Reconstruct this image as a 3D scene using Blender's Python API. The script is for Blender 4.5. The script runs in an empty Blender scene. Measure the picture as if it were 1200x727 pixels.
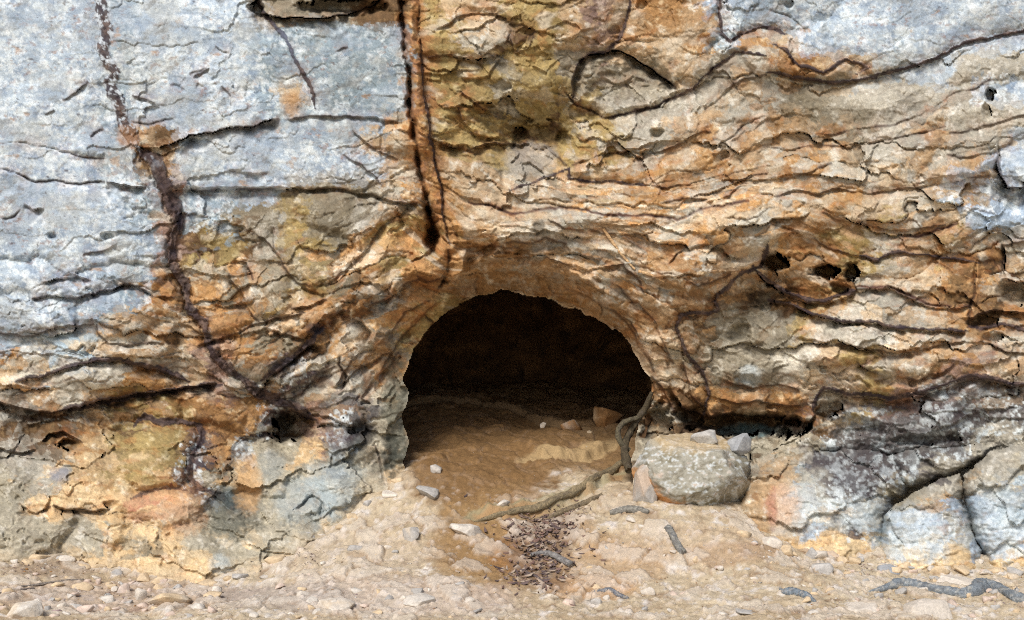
import bpy, bmesh, math, heapq
import numpy as np
from mathutils import Vector

# ------------------------------------------------------------------ camera, sky, sun, exposure
sc = bpy.context.scene
col = sc.collection
CAM = np.array([0.0, -8.0, 1.6]); F = 1440.0; CU, CV = 600.0, 363.5      # photo pixels
cd = bpy.data.cameras.new("camera"); cam = bpy.data.objects.new("camera", cd); col.objects.link(cam)
cam.location = CAM.tolist(); cam.rotation_euler = (math.radians(90), 0, 0)
cd.sensor_width = 36; cd.lens = 36 * F / 1200; cd.clip_end = 500; sc.camera = cam
SUN_EL, SUN_AZ = 46, -24           # high, behind the camera and a little to the left
w = bpy.data.worlds.new("World"); sc.world = w; w.use_nodes = True
nt = w.node_tree; bg = nt.nodes["Background"]; sky = nt.nodes.new("ShaderNodeTexSky")
sky.sky_type = 'NISHITA'; sky.sun_disc = False
sky.sun_elevation = math.radians(SUN_EL); sky.sun_rotation = math.radians(180 - SUN_AZ)
sky.dust_density = 2.5; sky.air_density = 1.0
nt.links.new(sky.outputs[0], bg.inputs[0]); bg.inputs[1].default_value = 0.09
sd = bpy.data.lights.new("sun", 'SUN'); sun = bpy.data.objects.new("sun", sd); col.objects.link(sun)
sd.energy = 2.5; sd.angle = math.radians(20); sd.color = (1.0, 0.965, 0.92)
a, e = math.radians(SUN_AZ), math.radians(SUN_EL)
to_sun = Vector((math.sin(a) * math.cos(e), -math.cos(a) * math.cos(e), math.sin(e)))
sun.rotation_euler = to_sun.to_track_quat('Z', 'Y').to_euler(); sun.location = (-4, -10, 9)
vs = sc.view_settings; vs.view_transform = 'Standard'; vs.look = 'None'; vs.gamma = 1; vs.use_curve_mapping = False
vs.exposure = 0.34
sc.cycles.max_bounces = 6; sc.cycles.diffuse_bounces = 4
sc.cycles.use_denoising = False; sc.cycles.filter_width = 1.1

# ------------------------------------------------------------------ numeric helpers
rng = np.random.default_rng(7)
def hashi(ix, iy, seed=0):
    with np.errstate(over='ignore'):
        h = np.asarray(ix).astype(np.int32).view(np.uint32) * np.uint32(374761393) + np.asarray(iy).astype(np.int32).view(np.uint32) * np.uint32(668265263) + np.uint32((seed * 974634777 + 12345) & 0xFFFFFFFF)
        h = (h ^ (h >> np.uint32(13))) * np.uint32(1274126177)
        h = (h ^ (h >> np.uint32(16))) * np.uint32(2246822519)
    return h ^ (h >> np.uint32(15))
def hash2(ix, iy, seed=0): return (hashi(ix, iy, seed) & np.uint32(0xFFFFFF)).astype(np.float32) / np.float32(16777216.0)
_ga = np.arange(256) * (2 * np.pi / 256); GCOS = np.cos(_ga).astype(np.float32); GSIN = np.sin(_ga).astype(np.float32)
def noise(x, y, seed=0):
    ix = np.floor(x); iy = np.floor(y); fx = (x - ix).astype(np.float32); fy = (y - iy).astype(np.float32)
    ix = ix.astype(np.int32); iy = iy.astype(np.int32)
    ux = fx * fx * fx * (fx * (fx * 6 - 15) + 10); uy = fy * fy * fy * (fy * (fy * 6 - 15) + 10)
    def g(dx, dy):
        t = (hashi(ix + dx, iy + dy, seed) & np.uint32(255)).astype(np.intp)
        return GCOS[t] * (fx - dx) + GSIN[t] * (fy - dy)
    a0 = g(0, 0); b0 = g(1, 0); c0 = g(0, 1); d0 = g(1, 1)
    lo = a0 + ux * (b0 - a0); hi = c0 + ux * (d0 - c0)
    return (lo + uy * (hi - lo)) * np.float32(1.5)
def fbm(x, y, seed=0, octv=4, gain=0.5, lac=2.03):
    s = 0; amp = 1; n = 0
    for o in range(octv):
        s = s + amp * noise(x + o * 17.3, y - o * 9.1, seed + o); n += amp
        amp *= gain; x = x * lac; y = y * lac
    return s / n
def worley(x, y, seed=0):
    ix = np.floor(x).astype(np.int32); iy = np.floor(y).astype(np.int32)
    f1 = np.full(x.shape, 9, np.float32); f2 = f1.copy()
    vx = np.zeros_like(f1); vy = np.zeros_like(f1); idd = np.zeros_like(f1)
    for dx in (-1, 0, 1):
        for dy in (-1, 0, 1):
            cx, cy = ix + dx, iy + dy
            px = (cx + hash2(cx, cy, seed) - x).astype(np.float32); py = (cy + hash2(cx, cy, seed + 51) - y).astype(np.float32)
            d = px * px + py * py
            m = d < f1
            f2 = np.where(m, f1, np.minimum(f2, d)); f1 = np.where(m, d, f1)
            vx = np.where(m, -px, vx); vy = np.where(m, -py, vy)
            idd = np.where(m, hash2(cx, cy, seed + 99), idd)
    return np.sqrt(f1), np.sqrt(f2), vx, vy, idd
def sstep(a, b, x):
    t = np.clip((x - a) / (b - a), 0, 1); return t * t * (3 - 2 * t)
class TPS:
    def __init__(s, P, V, lam=0.0):
        s.P = np.asarray(P, float); s.sc = np.abs(s.P).max(); P = s.P / s.sc; s.P = P; n = len(P)
        K = s.k(((P[:, None] - P[None]) ** 2).sum(-1)) + lam * np.eye(n)
        A = np.zeros((n + 3, n + 3)); A[:n, :n] = K; A[:n, n] = 1; A[:n, n + 1:] = P; A[n, :n] = 1; A[n + 1:, :n] = P.T
        s.w = np.linalg.solve(A, np.concatenate([np.asarray(V, float), np.zeros(3)]))
    @staticmethod
    def k(r2): return r2 * np.log(r2 + 1e-12)
    def __call__(s, x, y):
        x = np.asarray(x, np.float64) / s.sc; y = np.asarray(y, np.float64) / s.sc; n = len(s.P)
        o = s.w[n] + s.w[n + 1] * x + s.w[n + 2] * y
        for i in range(n): o = o + s.w[i] * s.k((x - s.P[i, 0]) ** 2 + (y - s.P[i, 1]) ** 2)
        return o
def coarse(f, U, V, step=8):
    """evaluate a smooth field on a coarse lattice and interpolate it"""
    gu = np.arange(U.min() - step, U.max() + 2 * step, step); gv = np.arange(V.min() - step, V.max() + 2 * step, step)
    A, B = np.meshgrid(gu, gv); Z = f(A, B)
    x = (U - gu[0]) / step; y = (V - gv[0]) / step; i = np.clip(x.astype(int), 0, len(gu) - 2); j = np.clip(y.astype(int), 0, len(gv) - 2)
    fx = x - i; fy = y - j
    return (Z[j, i] * (1 - fx) + Z[j, i + 1] * fx) * (1 - fy) + (Z[j + 1, i] * (1 - fx) + Z[j + 1, i + 1] * fx) * fy
def world(u, v, y):
    """photo direction + distance -> point; y is the world depth coordinate"""
    d = np.asarray(y) - CAM[1]
    return np.stack([(np.asarray(u) - CU) / F * d + 0 * d, np.asarray(y) + 0 * d, CAM[2] + (CV - np.asarray(v)) / F * d], -1)
def lin(c):
    c = np.asarray(c, float) / 255.0
    return np.where(c <= 0.04045, c / 12.92, ((c + 0.055) / 1.055) ** 2.4)

# ------------------------------------------------------------------ materials
def rock_material(name, attr=True, base=(0.4, 0.35, 0.3), bump=0.35, scale=60, rough=0.9, var=0.3):
    m = bpy.data.materials.new(name); m.use_nodes = True; t = m.node_tree; n = t.nodes; L = t.links
    b = n["Principled BSDF"]; b.inputs["Roughness"].default_value = rough
    b.inputs["Specular IOR Level"].default_value = 0.25
    geo = n.new("ShaderNodeNewGeometry")
    if attr:
        c = n.new("ShaderNodeAttribute"); c.attribute_name = "Col"; cs = c.outputs["Color"]
    else:
        c = n.new("ShaderNodeRGB"); c.outputs[0].default_value = (*base, 1); cs = c.outputs[0]
    n1 = n.new("ShaderNodeTexNoise"); n1.inputs["Scale"].default_value = scale; n1.inputs["Detail"].default_value = 6
    n1.inputs["Roughness"].default_value = 0.7
    L.new(geo.outputs["Position"], n1.inputs["Vector"])
    mr = n.new("ShaderNodeMapRange"); mr.inputs[1].default_value = 0.3; mr.inputs[2].default_value = 0.7
    mr.inputs[3].default_value = 1 - var; mr.inputs[4].default_value = 1 + var
    L.new(n1.outputs["Fac"], mr.inputs[0])
    mx = n.new("ShaderNodeVectorMath"); mx.operation = 'SCALE'
    L.new(cs, mx.inputs[0]); L.new(mr.outputs[0], mx.inputs["Scale"]); L.new(mx.outputs[0], b.inputs["Base Color"])
    n2 = n.new("ShaderNodeTexNoise"); n2.inputs["Scale"].default_value = scale * 1.7; n2.inputs["Detail"].default_value = 8
    n2.inputs["Roughness"].default_value = 0.65
    L.new(geo.outputs["Position"], n2.inputs["Vector"])
    bp = n.new("ShaderNodeBump"); bp.inputs["Strength"].default_value = bump; bp.inputs["Distance"].default_value = 0.012
    L.new(n2.outputs["Fac"], bp.inputs["Height"]); L.new(bp.outputs[0], b.inputs["Normal"])
    return m
M_ROCK = rock_material("sandstone", bump=.24, scale=130, var=.3)
M_VEIN = rock_material("ironstone", bump=0.5, rough=0.75)
M_CAVE = rock_material("cave_rock", bump=0.5)
M_GROUND = rock_material("sandy_ground", bump=0.5, scale=120, var=0.22)
M_STONE = rock_material("loose_stone", bump=0.35, scale=70, var=0.22)
M_WOOD = rock_material("weathered_wood", bump=1.0, scale=70, var=0.45)
M_LEAF = rock_material("dead_leaf", bump=0.1, scale=200, var=0.3, rough=0.7)

# ------------------------------------------------------------------ object helpers
def mesh_obj(name, V, faces, mat, C=None, parent=None, N=None, smooth=True):
    me = bpy.data.meshes.new(name)
    V = np.ascontiguousarray(V, np.float32); faces = np.ascontiguousarray(faces, np.int32)
    k = faces.shape[1]
    me.vertices.add(len(V)); me.vertices.foreach_set("co", V.ravel())
    me.loops.add(faces.size); me.loops.foreach_set("vertex_index", faces.ravel())
    me.polygons.add(len(faces)); me.polygons.foreach_set("loop_start", np.arange(0, faces.size, k, dtype=np.int32))
    if smooth: me.polygons.foreach_set("use_smooth", np.ones(len(faces), bool))
    me.update(calc_edges=True)
    if C is not None:
        at = me.color_attributes.new("Col", 'FLOAT_COLOR', 'POINT')
        c4 = np.ones((len(V), 4), np.float32); c4[:, :3] = C; at.data.foreach_set("color", c4.ravel())
    if N is not None: me.normals_split_custom_set_from_vertices(np.ascontiguousarray(N, np.float32))
    me.materials.append(mat)
    o = bpy.data.objects.new(name, me); col.objects.link(o)
    if parent: o.parent = parent
    return o
def tag(o, label, cat=None, group=None, kind=None):
    o["label"] = label
    if cat: o["category"] = cat
    if group: o["group"] = group
    if kind: o["kind"] = kind
    return o

# ------------------------------------------------------------------ the ground: height control points (pixel + depth, or world)
gp = []
for u in (-400, 0, 300, 600, 900, 1200, 1600): gp.append((u, 727, -1.66))
gp += [(0, 655, -.45), (70, 655, -.45), (150, 674, -.6), (240, 690, -.75), (300, 668, -.6), (350, 640, -.45), (400, 615, -.25), (440, 590, -.1), (480, 560, .1),
       (600, 660, -.75), (600, 600, -.15), (600, 540, .6), (600, 490, 1.6), (560, 466, 2.4), (490, 482, 1.6), (720, 512, 1.2), (740, 482, 2.2),
       (745, 600, -.2), (810, 607, -.35), (870, 622, -.45), (930, 645, -.5), (1030, 662, -.6), (1100, 668, -.6), (1200, 672, -.6), (800, 670, -.85)]
GW = [list(world(u, v, y)) for u, v, y in gp]
GW += [[-6, -8, -.2], [6, -8, -.2], [0, -8, -.2], [-5, -4, -.1], [0, -4, -.1], [5, -4, -.1], [-3.4, .6, .2], [3.4, .6, .2], [-1.5, 1, .5], [1.6, 1, .55],
       [-5, 0, .1], [5, 0, .1], [0, 3.4, .95], [-1.2, 3.2, .95], [1.2, 3.2, .9]]
GW = np.array(GW)
GLEDGE = []
_flat = TPS(GW[:, :2], GW[:, 2], 1e-5)
def _hit(u, v):
    ys = np.linspace(-2, 3, 600); P = world(u, v, ys); k_ = np.argmax(P[:, 2] < _flat(P[:, 0], P[:, 1])); return P[k_, :2]
for px, hgt, bk in (([(562,612),(590,612),(620,604),(650,598),(680,586),(705,574),(730,556)], .085, .13), ([(630,545),(655,543),(690,538),(722,522)], .07, .2), ([(470,484),(510,477),(560,479),(605,487),(636,498),(664,510)], .05, .3), ([(500,560),(530,540),(560,532),(600,534),(640,528)], .03, .15)):
    GLEDGE.append((np.array([_hit(*p) for p in px]), hgt, bk))
gtps = TPS(GW[:, :2], GW[:, 2], 1e-5)
def ground_z(x, y):
    x = np.asarray(x, float); y = np.asarray(y, float)
    z = gtps(np.clip(x, -6, 6), np.clip(y, -8, 3.4))
    near = np.exp(-np.maximum(np.abs(x) - 4, 0)) * np.exp(-np.maximum(-y - 4, 0))
    n = sstep(-.2, .6, y) * np.exp(-np.maximum(np.abs(x) - 1, 0)) * (.06 * fbm(x * 2.1, y * 2.1, 361, 3) + .03 * np.abs(fbm(x * 5, y * 4, 363, 3)))
    n = n + .05 * fbm(x * 1.1, y * 1.1, 301, 3) + .020 * fbm(x * 3.6, y * 3.6, 311, 4) + .006 * fbm(x * 16, y * 16, 321, 3)
    # thin bedded slabs in the trodden floor
    q = z * 9 + 1.2 * fbm(x * 1.3, y * 1.7, 331, 3); k = np.floor(q); f = q - k
    n = n + .022 * (sstep(.0, .22, f) - f) * sstep(-.2, .4, fbm(x * .9, y * .9, 341, 2))
    for P, hgt, bk in GLEDGE:
        best = np.full(x.shape, 9.0); sgn = np.ones(x.shape); wx = x + .05 * fbm(x * 7, y * 7, 351, 3); wy = y + .05 * fbm(x * 7 + 9, y * 7, 353, 3); tt = np.zeros(x.shape)
        for k_ in range(len(P) - 1):
            dx, dy = P[k_ + 1] - P[k_]; t = np.clip(((wx - P[k_][0]) * dx + (wy - P[k_][1]) * dy) / (dx * dx + dy * dy), 0, 1)
            ex = wx - P[k_][0] - t * dx; ey = wy - P[k_][1] - t * dy; d = np.hypot(ex, ey); m = d < best
            best = np.where(m, d, best); sgn = np.where(m, np.sign(dx * ey - dy * ex), sgn); tt = np.where(m, (k_ + t) / (len(P) - 1), tt)
        up = np.where(sgn > 0, np.exp(-best / bk), 0) * sstep(0, .05, np.where(sgn > 0, best, 0)) * sstep(0, .1, tt) * sstep(0, .1, 1 - tt)
        n = n + hgt * up * (1 + .5 * fbm(x * 9, y * 9, 357, 3)) / (.25 + .75 * near)
    return z + n * (.25 + .75 * near)
_lx = np.arange(-4.6, 4.6, .02); _ly = np.arange(-2.9, 3.4, .02); _LX, _LY = np.meshgrid(_lx, _ly); LZ = ground_z(_LX, _LY)
_exact = ground_z
def ground_z(x, y):
    """quick look-up of the ground height"""
    x = np.asarray(x, float); y = np.asarray(y, float); a_ = np.clip((x + 4.6) / .02, 0, len(_lx) - 1.001); b_ = np.clip((y + 2.9) / .02, 0, len(_ly) - 1.001)
    i_ = a_.astype(int); j_ = b_.astype(int); f_ = a_ - i_; g_ = b_ - j_
    return (LZ[j_, i_] * (1 - f_) + LZ[j_, i_ + 1] * f_) * (1 - g_) + (LZ[j_ + 1, i_] * (1 - f_) + LZ[j_ + 1, i_ + 1] * f_) * g_
def ray_ground(u, v):
    u = np.atleast_1d(np.asarray(u, float)); v = np.atleast_1d(np.asarray(v, float))
    ys = np.linspace(-2.6, 3.2, 340)
    P = world(u[:, None], v[:, None], ys[None] + 0 * u[:, None])
    below = P[..., 2] < ground_z(P[..., 0], P[..., 1])
    i = np.where(below.any(1), below.argmax(1), len(ys) - 1)
    return ys[i]

# ------------------------------------------------------------------ cliff: traced lines (photo pixels)
HOLE = np.array([(482, 820), (484, 600), (479, 566), (470, 540), (477, 516), (468, 490), (477, 462), (470, 444), (475, 430), (484, 408), (502, 385), (520, 366), (538, 352), (560, 343), (588, 338), (615, 341), (642, 348), (668, 357),
                 (694, 368), (716, 380), (732, 392), (742, 408), (752, 424), (763, 440), (766, 456), (760, 478), (750, 498), (743, 540), (741, 820)], float)
# kind, width px, depth m, points     V vein (proud, dark)  C crack  L ledge (recess below)  T thin stained lamina
LINES = [
 ('V', 15, .006, [(116,-20),(118,0),(125,40),(121,60),(134,85),(129,100),(140,125),(149,150),(160,175)]),
 ('V', 17, .02, [(158,172),(178,185),(190,210),(205,245),(212,270)]),
 ('V', 10, .02, [(208,262),(200,290),(205,315),(218,335),(222,360),(240,380),(245,400),(250,415),(262,430)]),
 ('V', 14, .02, [(258,425),(285,445),(300,458),(320,468),(345,478),(368,492)]),
 ('C', 6.5, .20, [(469,-20),(470,0),(472,30),(478,80),(480,120),(486,160),(492,200),(502,240),(506,268)]),
 ('C', 2.5, .03, [(490,-20),(490,0),(493,60),(497,100),(503,150),(510,190),(518,230),(521,260),(528,290)]),
 ('V', 5, .006, [(296,-10),(303,8),(312,20),(322,30),(335,45),(345,70),(355,85),(365,105),(370,125)]),
 ('V', 3, .008, [(493,60),(496,100),(502,150),(509,190),(517,230),(521,262)]),
 ('L', 10, .10, [(155,176),(165,172),(185,173),(200,169),(215,163),(240,155),(270,150),(300,146),(330,139)]),
 ('L', 5, .04, [(330,139),(370,135),(410,137),(440,138),(475,143)]),
 ('L', 8, .07, [(200,223),(250,222),(300,222),(350,220),(385,221),(420,226),(450,232),(475,240),(492,236)]),
 ('C', 2, .02, [(0,167),(25,168),(50,172),(75,179),(100,185),(125,188)]),
 ('C', 2.5, .03, [(-10,195),(30,208),(50,213),(90,215),(125,214)]),
 ('L', 9, .08, [(122,214),(145,216),(172,221)]),
 ('L', 6, .03, [(226,92),(236,84),(246,79)]), ('L', 5, .02, [(232,96),(241,101)]), ('L', 5, .02, [(168,128),(186,125)]), ('L', 5, .02, [(52,136),(63,130)]), ('L', 6, .03, [(104,160),(124,152)]), ('L', 5, .02, [(250,54),(270,63)]), ('L', 8, .05, [(26,238),(40,246),(54,247)]), ('L', 5, .02, [(258,100),(272,112),(268,126)]), ('L', 6, .03, [(150,112),(176,120),(190,128)]), ('L', 6, .03, [(70,118),(88,108),(104,96)]), ('L', 6, .03, [(96,300),(120,296),(140,286)]), ('L', 5, .02, [(390,60),(410,56)]), ('L', 6, .03, [(262,196),(292,204),(318,202)]), ('L', 6, .03, [(400,180),(420,192),(440,208),(452,222)]), ('L', 6, .03, [(410,150),(428,166),(448,180),(470,188)]), ('C', 3, .02, [(152,143),(175,146),(195,139),(207,137)]), ('C', 3, .02, [(222,88),(236,83),(242,79)]), ('C', 2.5, .02, [(196,98),(208,102),(220,108)]),
 ('L', 9, .07, [(45,332),(70,325),(90,322),(108,330)]),
 ('L', 9, .06, [(35,352),(55,346),(85,349),(110,345),(130,340),(148,331),(165,338),(185,347),(207,350)]),
 ('L', 8, .05, [(-10,390),(30,395),(55,388),(80,382),(112,379)]), ('L', 6, .03, [(110,378),(116,394),(128,402),(150,405),(175,400),(196,403)]),
 ('L', 9, .07, [(18,448),(50,443),(80,431),(105,425),(130,423),(155,427),(185,434),(205,442),(222,448)]),
 ('V', 6, .01, [(18,446),(50,441),(80,429),(105,423),(130,421),(155,425),(185,432),(205,440),(222,446)]),
 ('L', 14, .13, [(-10,468),(10,475),(40,483),(70,481),(100,475),(140,465),(170,460),(210,455),(235,452),(258,450)]),
 ('V', 8, .012, [(70,480),(100,476),(140,467),(170,462),(210,457),(235,453),(262,452)]),
 ('L', 10, .09, [(46,522),(58,508),(75,505),(92,515),(100,522)]), ('L', 9, .06, [(-10,523),(12,530),(30,532),(45,526)]),
 ('V', 8, .012, [(158,500),(168,487),(185,494),(215,494),(232,500),(235,515),(226,535),(222,560),(235,572),(255,580),(272,592),(290,597)]),
 ('L', 9, .08, [(60,594),(85,597),(110,600),(132,594)]), ('C', 3, .03, [(62,594),(66,610),(64,630),(62,650)]), ('C', 3, .02, [(108,610),(100,630),(92,648)]),
 ('V', 4, .006, [(153,584),(170,577),(190,572),(217,574)]), ('V', 4, .006, [(135,620),(160,615),(180,610),(200,607)]),
 ('C', 3, .04, [(163,610),(168,630),(175,655)]), ('C', 3, .03, [(150,655),(165,645),(178,665)]),
 ('L', 8, .07, [(338,362),(360,358),(385,350)]), ('L', 9, .07, [(438,358),(450,352),(463,342),(478,331),(492,326)]),
 ('L', 8, .06, [(300,278),(315,285),(330,300)]), ('L', 9, .06, [(352,335),(368,342),(382,348)]), ('L', 9, .06, [(230,405),(265,395),(300,380),(335,372),(360,365)]),
 ('L', 12, .10, [(303,452),(325,436),(345,421),(365,402),(382,383),(396,370)]), ('V', 7, .008, [(305,447),(325,432),(345,417),(365,398),(380,381)]),
 ('L', 9, .07, [(396,370),(415,371),(427,377),(434,390),(430,408)]), ('L', 9, .06, [(385,455),(405,445),(420,432),(440,420),(462,412)]),
 ('C', 4, .05, [(400,410),(398,425),(405,440),(398,460)]), ('L', 8, .05, [(320,470),(345,452),(372,446),(388,440)]), ('L', 7, .05, [(246,352),(262,360),(280,356),(300,352)]),
 ('L', 9, .07, [(480,305),(495,299),(512,286)]), ('C', 9, .25, [(503,238),(506,262),(508,292)]), ('L', 9, .07, [(484,322),(500,330),(518,326),(524,312)]),
 ('C', 4, .05, [(524,290),(526,305),(520,328),(510,345)]),
 ('L', 7, .04, [(505,36),(520,31),(535,22),(555,17),(580,16),(600,25)]), ('L', 8, .06, [(498,68),(530,65),(560,71),(580,66),(598,55)]), ('L', 8, .05, [(536,88),(555,92),(572,88),(582,72),(592,58)]),
 ('L', 7, .05, [(538,105),(556,120),(570,132)]), ('L', 11, .08, [(507,166),(530,172),(550,176),(570,169),(600,168),(622,170)]), ('L', 7, .04, [(600,40),(615,32),(628,36),(618,52),(604,62)]),
 ('L', 12, .10, [(672,118),(672,95),(678,70),(690,64),(705,62),(722,58),(742,66),(770,85),(796,104)]), ('V', 4, .008, [(674,76),(690,64),(710,60),(722,52),(732,30),(738,8),(737,-10)]),
 ('C', 3, .03, [(658,106),(680,125),(710,138),(740,132),(770,125),(796,112)]), ('V', 3, .008, [(712,137),(740,132),(770,125),(796,112),(812,104),(830,85),(850,70),(860,62),(880,61),(900,66)]),
 ('L', 6, .03, [(636,170),(655,185),(666,197)]), ('L', 7, .05, [(666,196),(682,190),(705,180),(740,177),(760,180),(790,173),(812,160),(835,153)]),
 ('V', 3, .006, [(598,224),(630,211),(650,205),(667,198),(668,210),(720,214),(762,219)]), ('L', 6, .03, [(748,182),(756,198),(765,212)]),
 ('L', 7, .04, [(762,219),(805,217),(830,208),(850,204),(862,215),(882,206),(902,200)]), ('L', 7, .04, [(823,130),(845,112),(865,95),(882,90),(902,88)]),
 ('C', 3, .03, [(833,160),(848,166),(862,160),(870,148),(885,140),(900,135)]), ('L', 7, .04, [(770,240),(800,232),(830,236),(856,228),(870,215)]),
 ('V', 4, .01, [(844,-10),(842,15),(845,40),(856,48),(870,38),(890,32),(906,33),(920,40)]), ('C', 3, .03, [(900,12),(920,18),(935,28),(945,36)]),
 ('V', 4, .01, [(905,52),(922,58),(932,74),(945,80),(965,84),(980,76),(990,71),(1005,72),(1018,80),(1002,86)]),
 ('V', 4.5, .012, [(900,86),(935,90),(965,95),(1000,95),(1030,88),(1060,80),(1090,72),(1105,63),(1125,53),(1150,45),(1175,41),(1215,34)]),
 ('L', 6, .03, [(905,86),(935,90),(965,95),(1000,95),(1030,88),(1060,80),(1090,72),(1105,63),(1125,53),(1150,45),(1175,41),(1215,34)]),
 ('L', 5, .025, [(955,157),(980,157),(1000,152),(1040,147),(1070,138),(1095,125),(1105,115),(1125,106),(1145,103),(1165,90)]),
 ('L', 6, .04, [(900,175),(940,172),(980,170),(1015,168),(1030,165),(1060,160),(1080,155),(1110,147)]), ('L', 6, .03, [(1110,157),(1140,152),(1175,143),(1210,133)]),
 ('L', 6, .04, [(900,207),(925,208),(945,203),(960,195),(978,192)]), ('L', 6, .04, [(1108,180),(1130,185),(1160,178),(1180,170),(1186,160),(1210,152)]),
 ('L', 7, .05, [(905,232),(930,222),(955,228),(985,222),(1020,228),(1060,220),(1100,215),(1165,205)]),
 ('L', 14, .14, [(1168,185),(1172,205),(1180,219),(1215,220)]), ('C', 4, .05, [(1172,160),(1170,190),(1174,210)]),
 ('T', 3, .012, [(545,236),(575,240),(600,250),(625,246),(660,244),(690,248),(720,252),(750,252),(775,254),(793,258),(815,248),(834,242),(880,236)]),
 ('L', 8, .05, [(590,284),(625,285),(640,280),(667,286)]), ('L', 7, .04, [(640,255),(660,268),(690,270),(720,274),(745,288),(760,300)]), ('L', 8, .05, [(600,305),(630,300),(665,310),(690,315),(730,310),(750,330),(755,345)]),
 ('L', 8, .05, [(780,312),(795,296),(815,288),(842,289),(856,300),(875,306)]), ('L', 7, .04, [(800,330),(820,336),(840,328),(860,322)]),
 ('V', 4.5, .014, [(900,285),(892,313),(870,320),(855,335),(840,345),(838,352),(843,362),(830,368),(810,367),(797,370),(793,385),(800,400),(803,415),(815,425),(825,440),(830,460),(826,486)]),
 ('V', 6, .014, [(882,312),(900,330),(925,343),(945,350),(965,352),(985,345),(1005,340)]), ('L', 11, .08, [(882,314),(900,333),(925,347),(945,354),(968,356),(988,349),(1005,343)]),
 ('L', 12, .10, [(898,353),(930,360),(960,372),(990,378),(1010,380),(1050,385),(1095,388),(1133,389)]), ('V', 4, .01, [(898,351),(930,358),(960,370),(990,376),(1010,378),(1050,383),(1095,386),(1133,387)]),
 ('L', 8, .05, [(1000,340),(1040,338),(1070,350),(1090,360),(1120,362),(1142,358)]), ('T', 4, .01, [(1000,337),(1040,335),(1070,347),(1090,357),(1120,359)]),
 ('L', 7, .04, [(900,262),(930,268),(960,285),(1000,300),(1030,306),(1045,300),(1060,296),(1090,302),(1120,305),(1145,309)]),
 ('V', 4, .01, [(1000,299),(1030,305),(1045,299),(1060,295),(1090,301),(1120,304),(1147,308)]), ('C', 4, .06, [(1146,300),(1142,315),(1142,340),(1138,360),(1133,386)]),
 ('L', 8, .05, [(960,246),(985,258),(1010,262),(1050,270),(1085,268),(1110,262)]), ('T', 3, .01, [(1050,278),(1075,278),(1100,268),(1125,262)]),
 ('C', 5, .09, [(1174,284),(1175,305),(1176,328)]), ('L', 15, .14, [(1174,325),(1190,330),(1215,332)]), ('L', 5, .03, [(1174,288),(1188,284),(1215,283)]),
 ('L', 14, .12, [(1130,378),(1145,368),(1165,364),(1185,364),(1215,370)]), ('V', 5, .01, [(1135,381),(1150,386),(1175,378),(1190,383),(1215,392)]),
 ('L', 7, .04, [(928,395),(960,400),(985,402),(1000,405),(1020,410),(1050,413),(1080,410),(1110,403),(1130,400),(1150,400),(1180,412),(1215,415)]),
 ('L', 9, .06, [(950,427),(975,429),(1000,423),(1020,435),(1042,441)]), ('L', 8, .05, [(1020,446),(1050,440),(1075,446),(1100,437),(1120,428)]),
 ('V', 5, .012, [(953,482),(957,466),(964,455),(975,457),(995,462),(1020,462),(1045,467),(1070,462),(1095,455),(1120,445),(1140,440),(1165,445),(1215,454)]),
 ('L', 12, .09, [(957,470),(965,459),(975,461),(995,466),(1020,466),(1045,471),(1070,466),(1095,459),(1120,449),(1140,444),(1165,449),(1215,458)]),
 ('L', 16, .16, [(786,455),(800,476),(830,488),(860,484),(900,488),(945,494),(958,484)]),
 ('L', 9, .07, [(1047,521),(1075,520),(1100,518),(1118,512),(1150,515),(1215,508)]), ('L', 8, .07, [(1067,573),(1085,566),(1100,560),(1127,549),(1145,538),(1158,527)]),
 ('C', 4, .07, [(1127,553),(1130,585),(1137,618),(1153,642)]), ('C', 4, .08, [(1032,600),(1034,625),(1036,655)]), ('L', 8, .06, [(870,546),(890,535),(920,530),(960,528),(1000,535)]),
 ('C', 4, .06, [(875,560),(880,590),(868,618)]), ('L', 9, .08, [(300,500),(318,485),(345,482),(370,492),(375,505)]), ('C', 4, .06, [(232,600),(255,622),(262,650)]), ('C', 4, .05, [(300,540),(318,560),(312,590),(296,610)]),
 ('L', 9, .05, [(268,316),(276,333),(286,350),(296,368),(306,382)]), ('L', 10, .07, [(306,382),(330,392),(357,395),(381,370),(400,364),(414,366)]), ('L', 9, .08, [(424,367),(440,356),(458,346),(478,334)]),
 ('L', 8, .03, [(318,262),(322,290),(330,310),(350,330),(369,338)]), ('L', 9, .03, [(369,338),(395,325),(414,309),(432,290),(446,269),(460,254),(480,244)]), ('L', 8, .04, [(272,303),(289,309),(298,330)]),
 ('L', 9, .05, [(389,456),(402,435),(414,419),(432,408),(446,402),(462,382),(474,366),(490,358),(508,352)]), ('L', 8, .04, [(420,470),(436,446),(456,430),(468,410)]), ('L', 8, .04, [(330,470),(352,460),(372,440),(396,428)]),
 ('L', 9, .05, [(536,124),(542,142),(556,156),(574,161)]), ('L', 8, .04, [(600,30),(598,45),(604,62),(618,58),(628,40)]), ('L', 8, .04, [(690,100),(706,92),(722,98),(742,90),(760,98)]),
 ('C', 6, .10, [(866,622),(869,600),(870,575),(878,552),(892,538)]), ('L', 10, .08, [(892,538),(915,528),(950,523),(990,524),(1020,522),(1047,520)]), ('C', 5, .08, [(1034,655),(1031,625),(1032,602),(1044,586),(1056,578),(1068,572)]),
 ('L', 9, .05, [(1034,610),(1060,600),(1085,604),(1110,600),(1130,606)]), ('L', 9, .05, [(960,640),(985,622),(1010,612),(1030,604)]), ('L', 9, .05, [(20,590),(40,600),(62,594)]), ('L', 9, .05, [(180,672),(205,652),(232,648),(262,655)]), ('L', 8, .05, [(262,650),(290,632),(320,628),(345,612)]),
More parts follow.
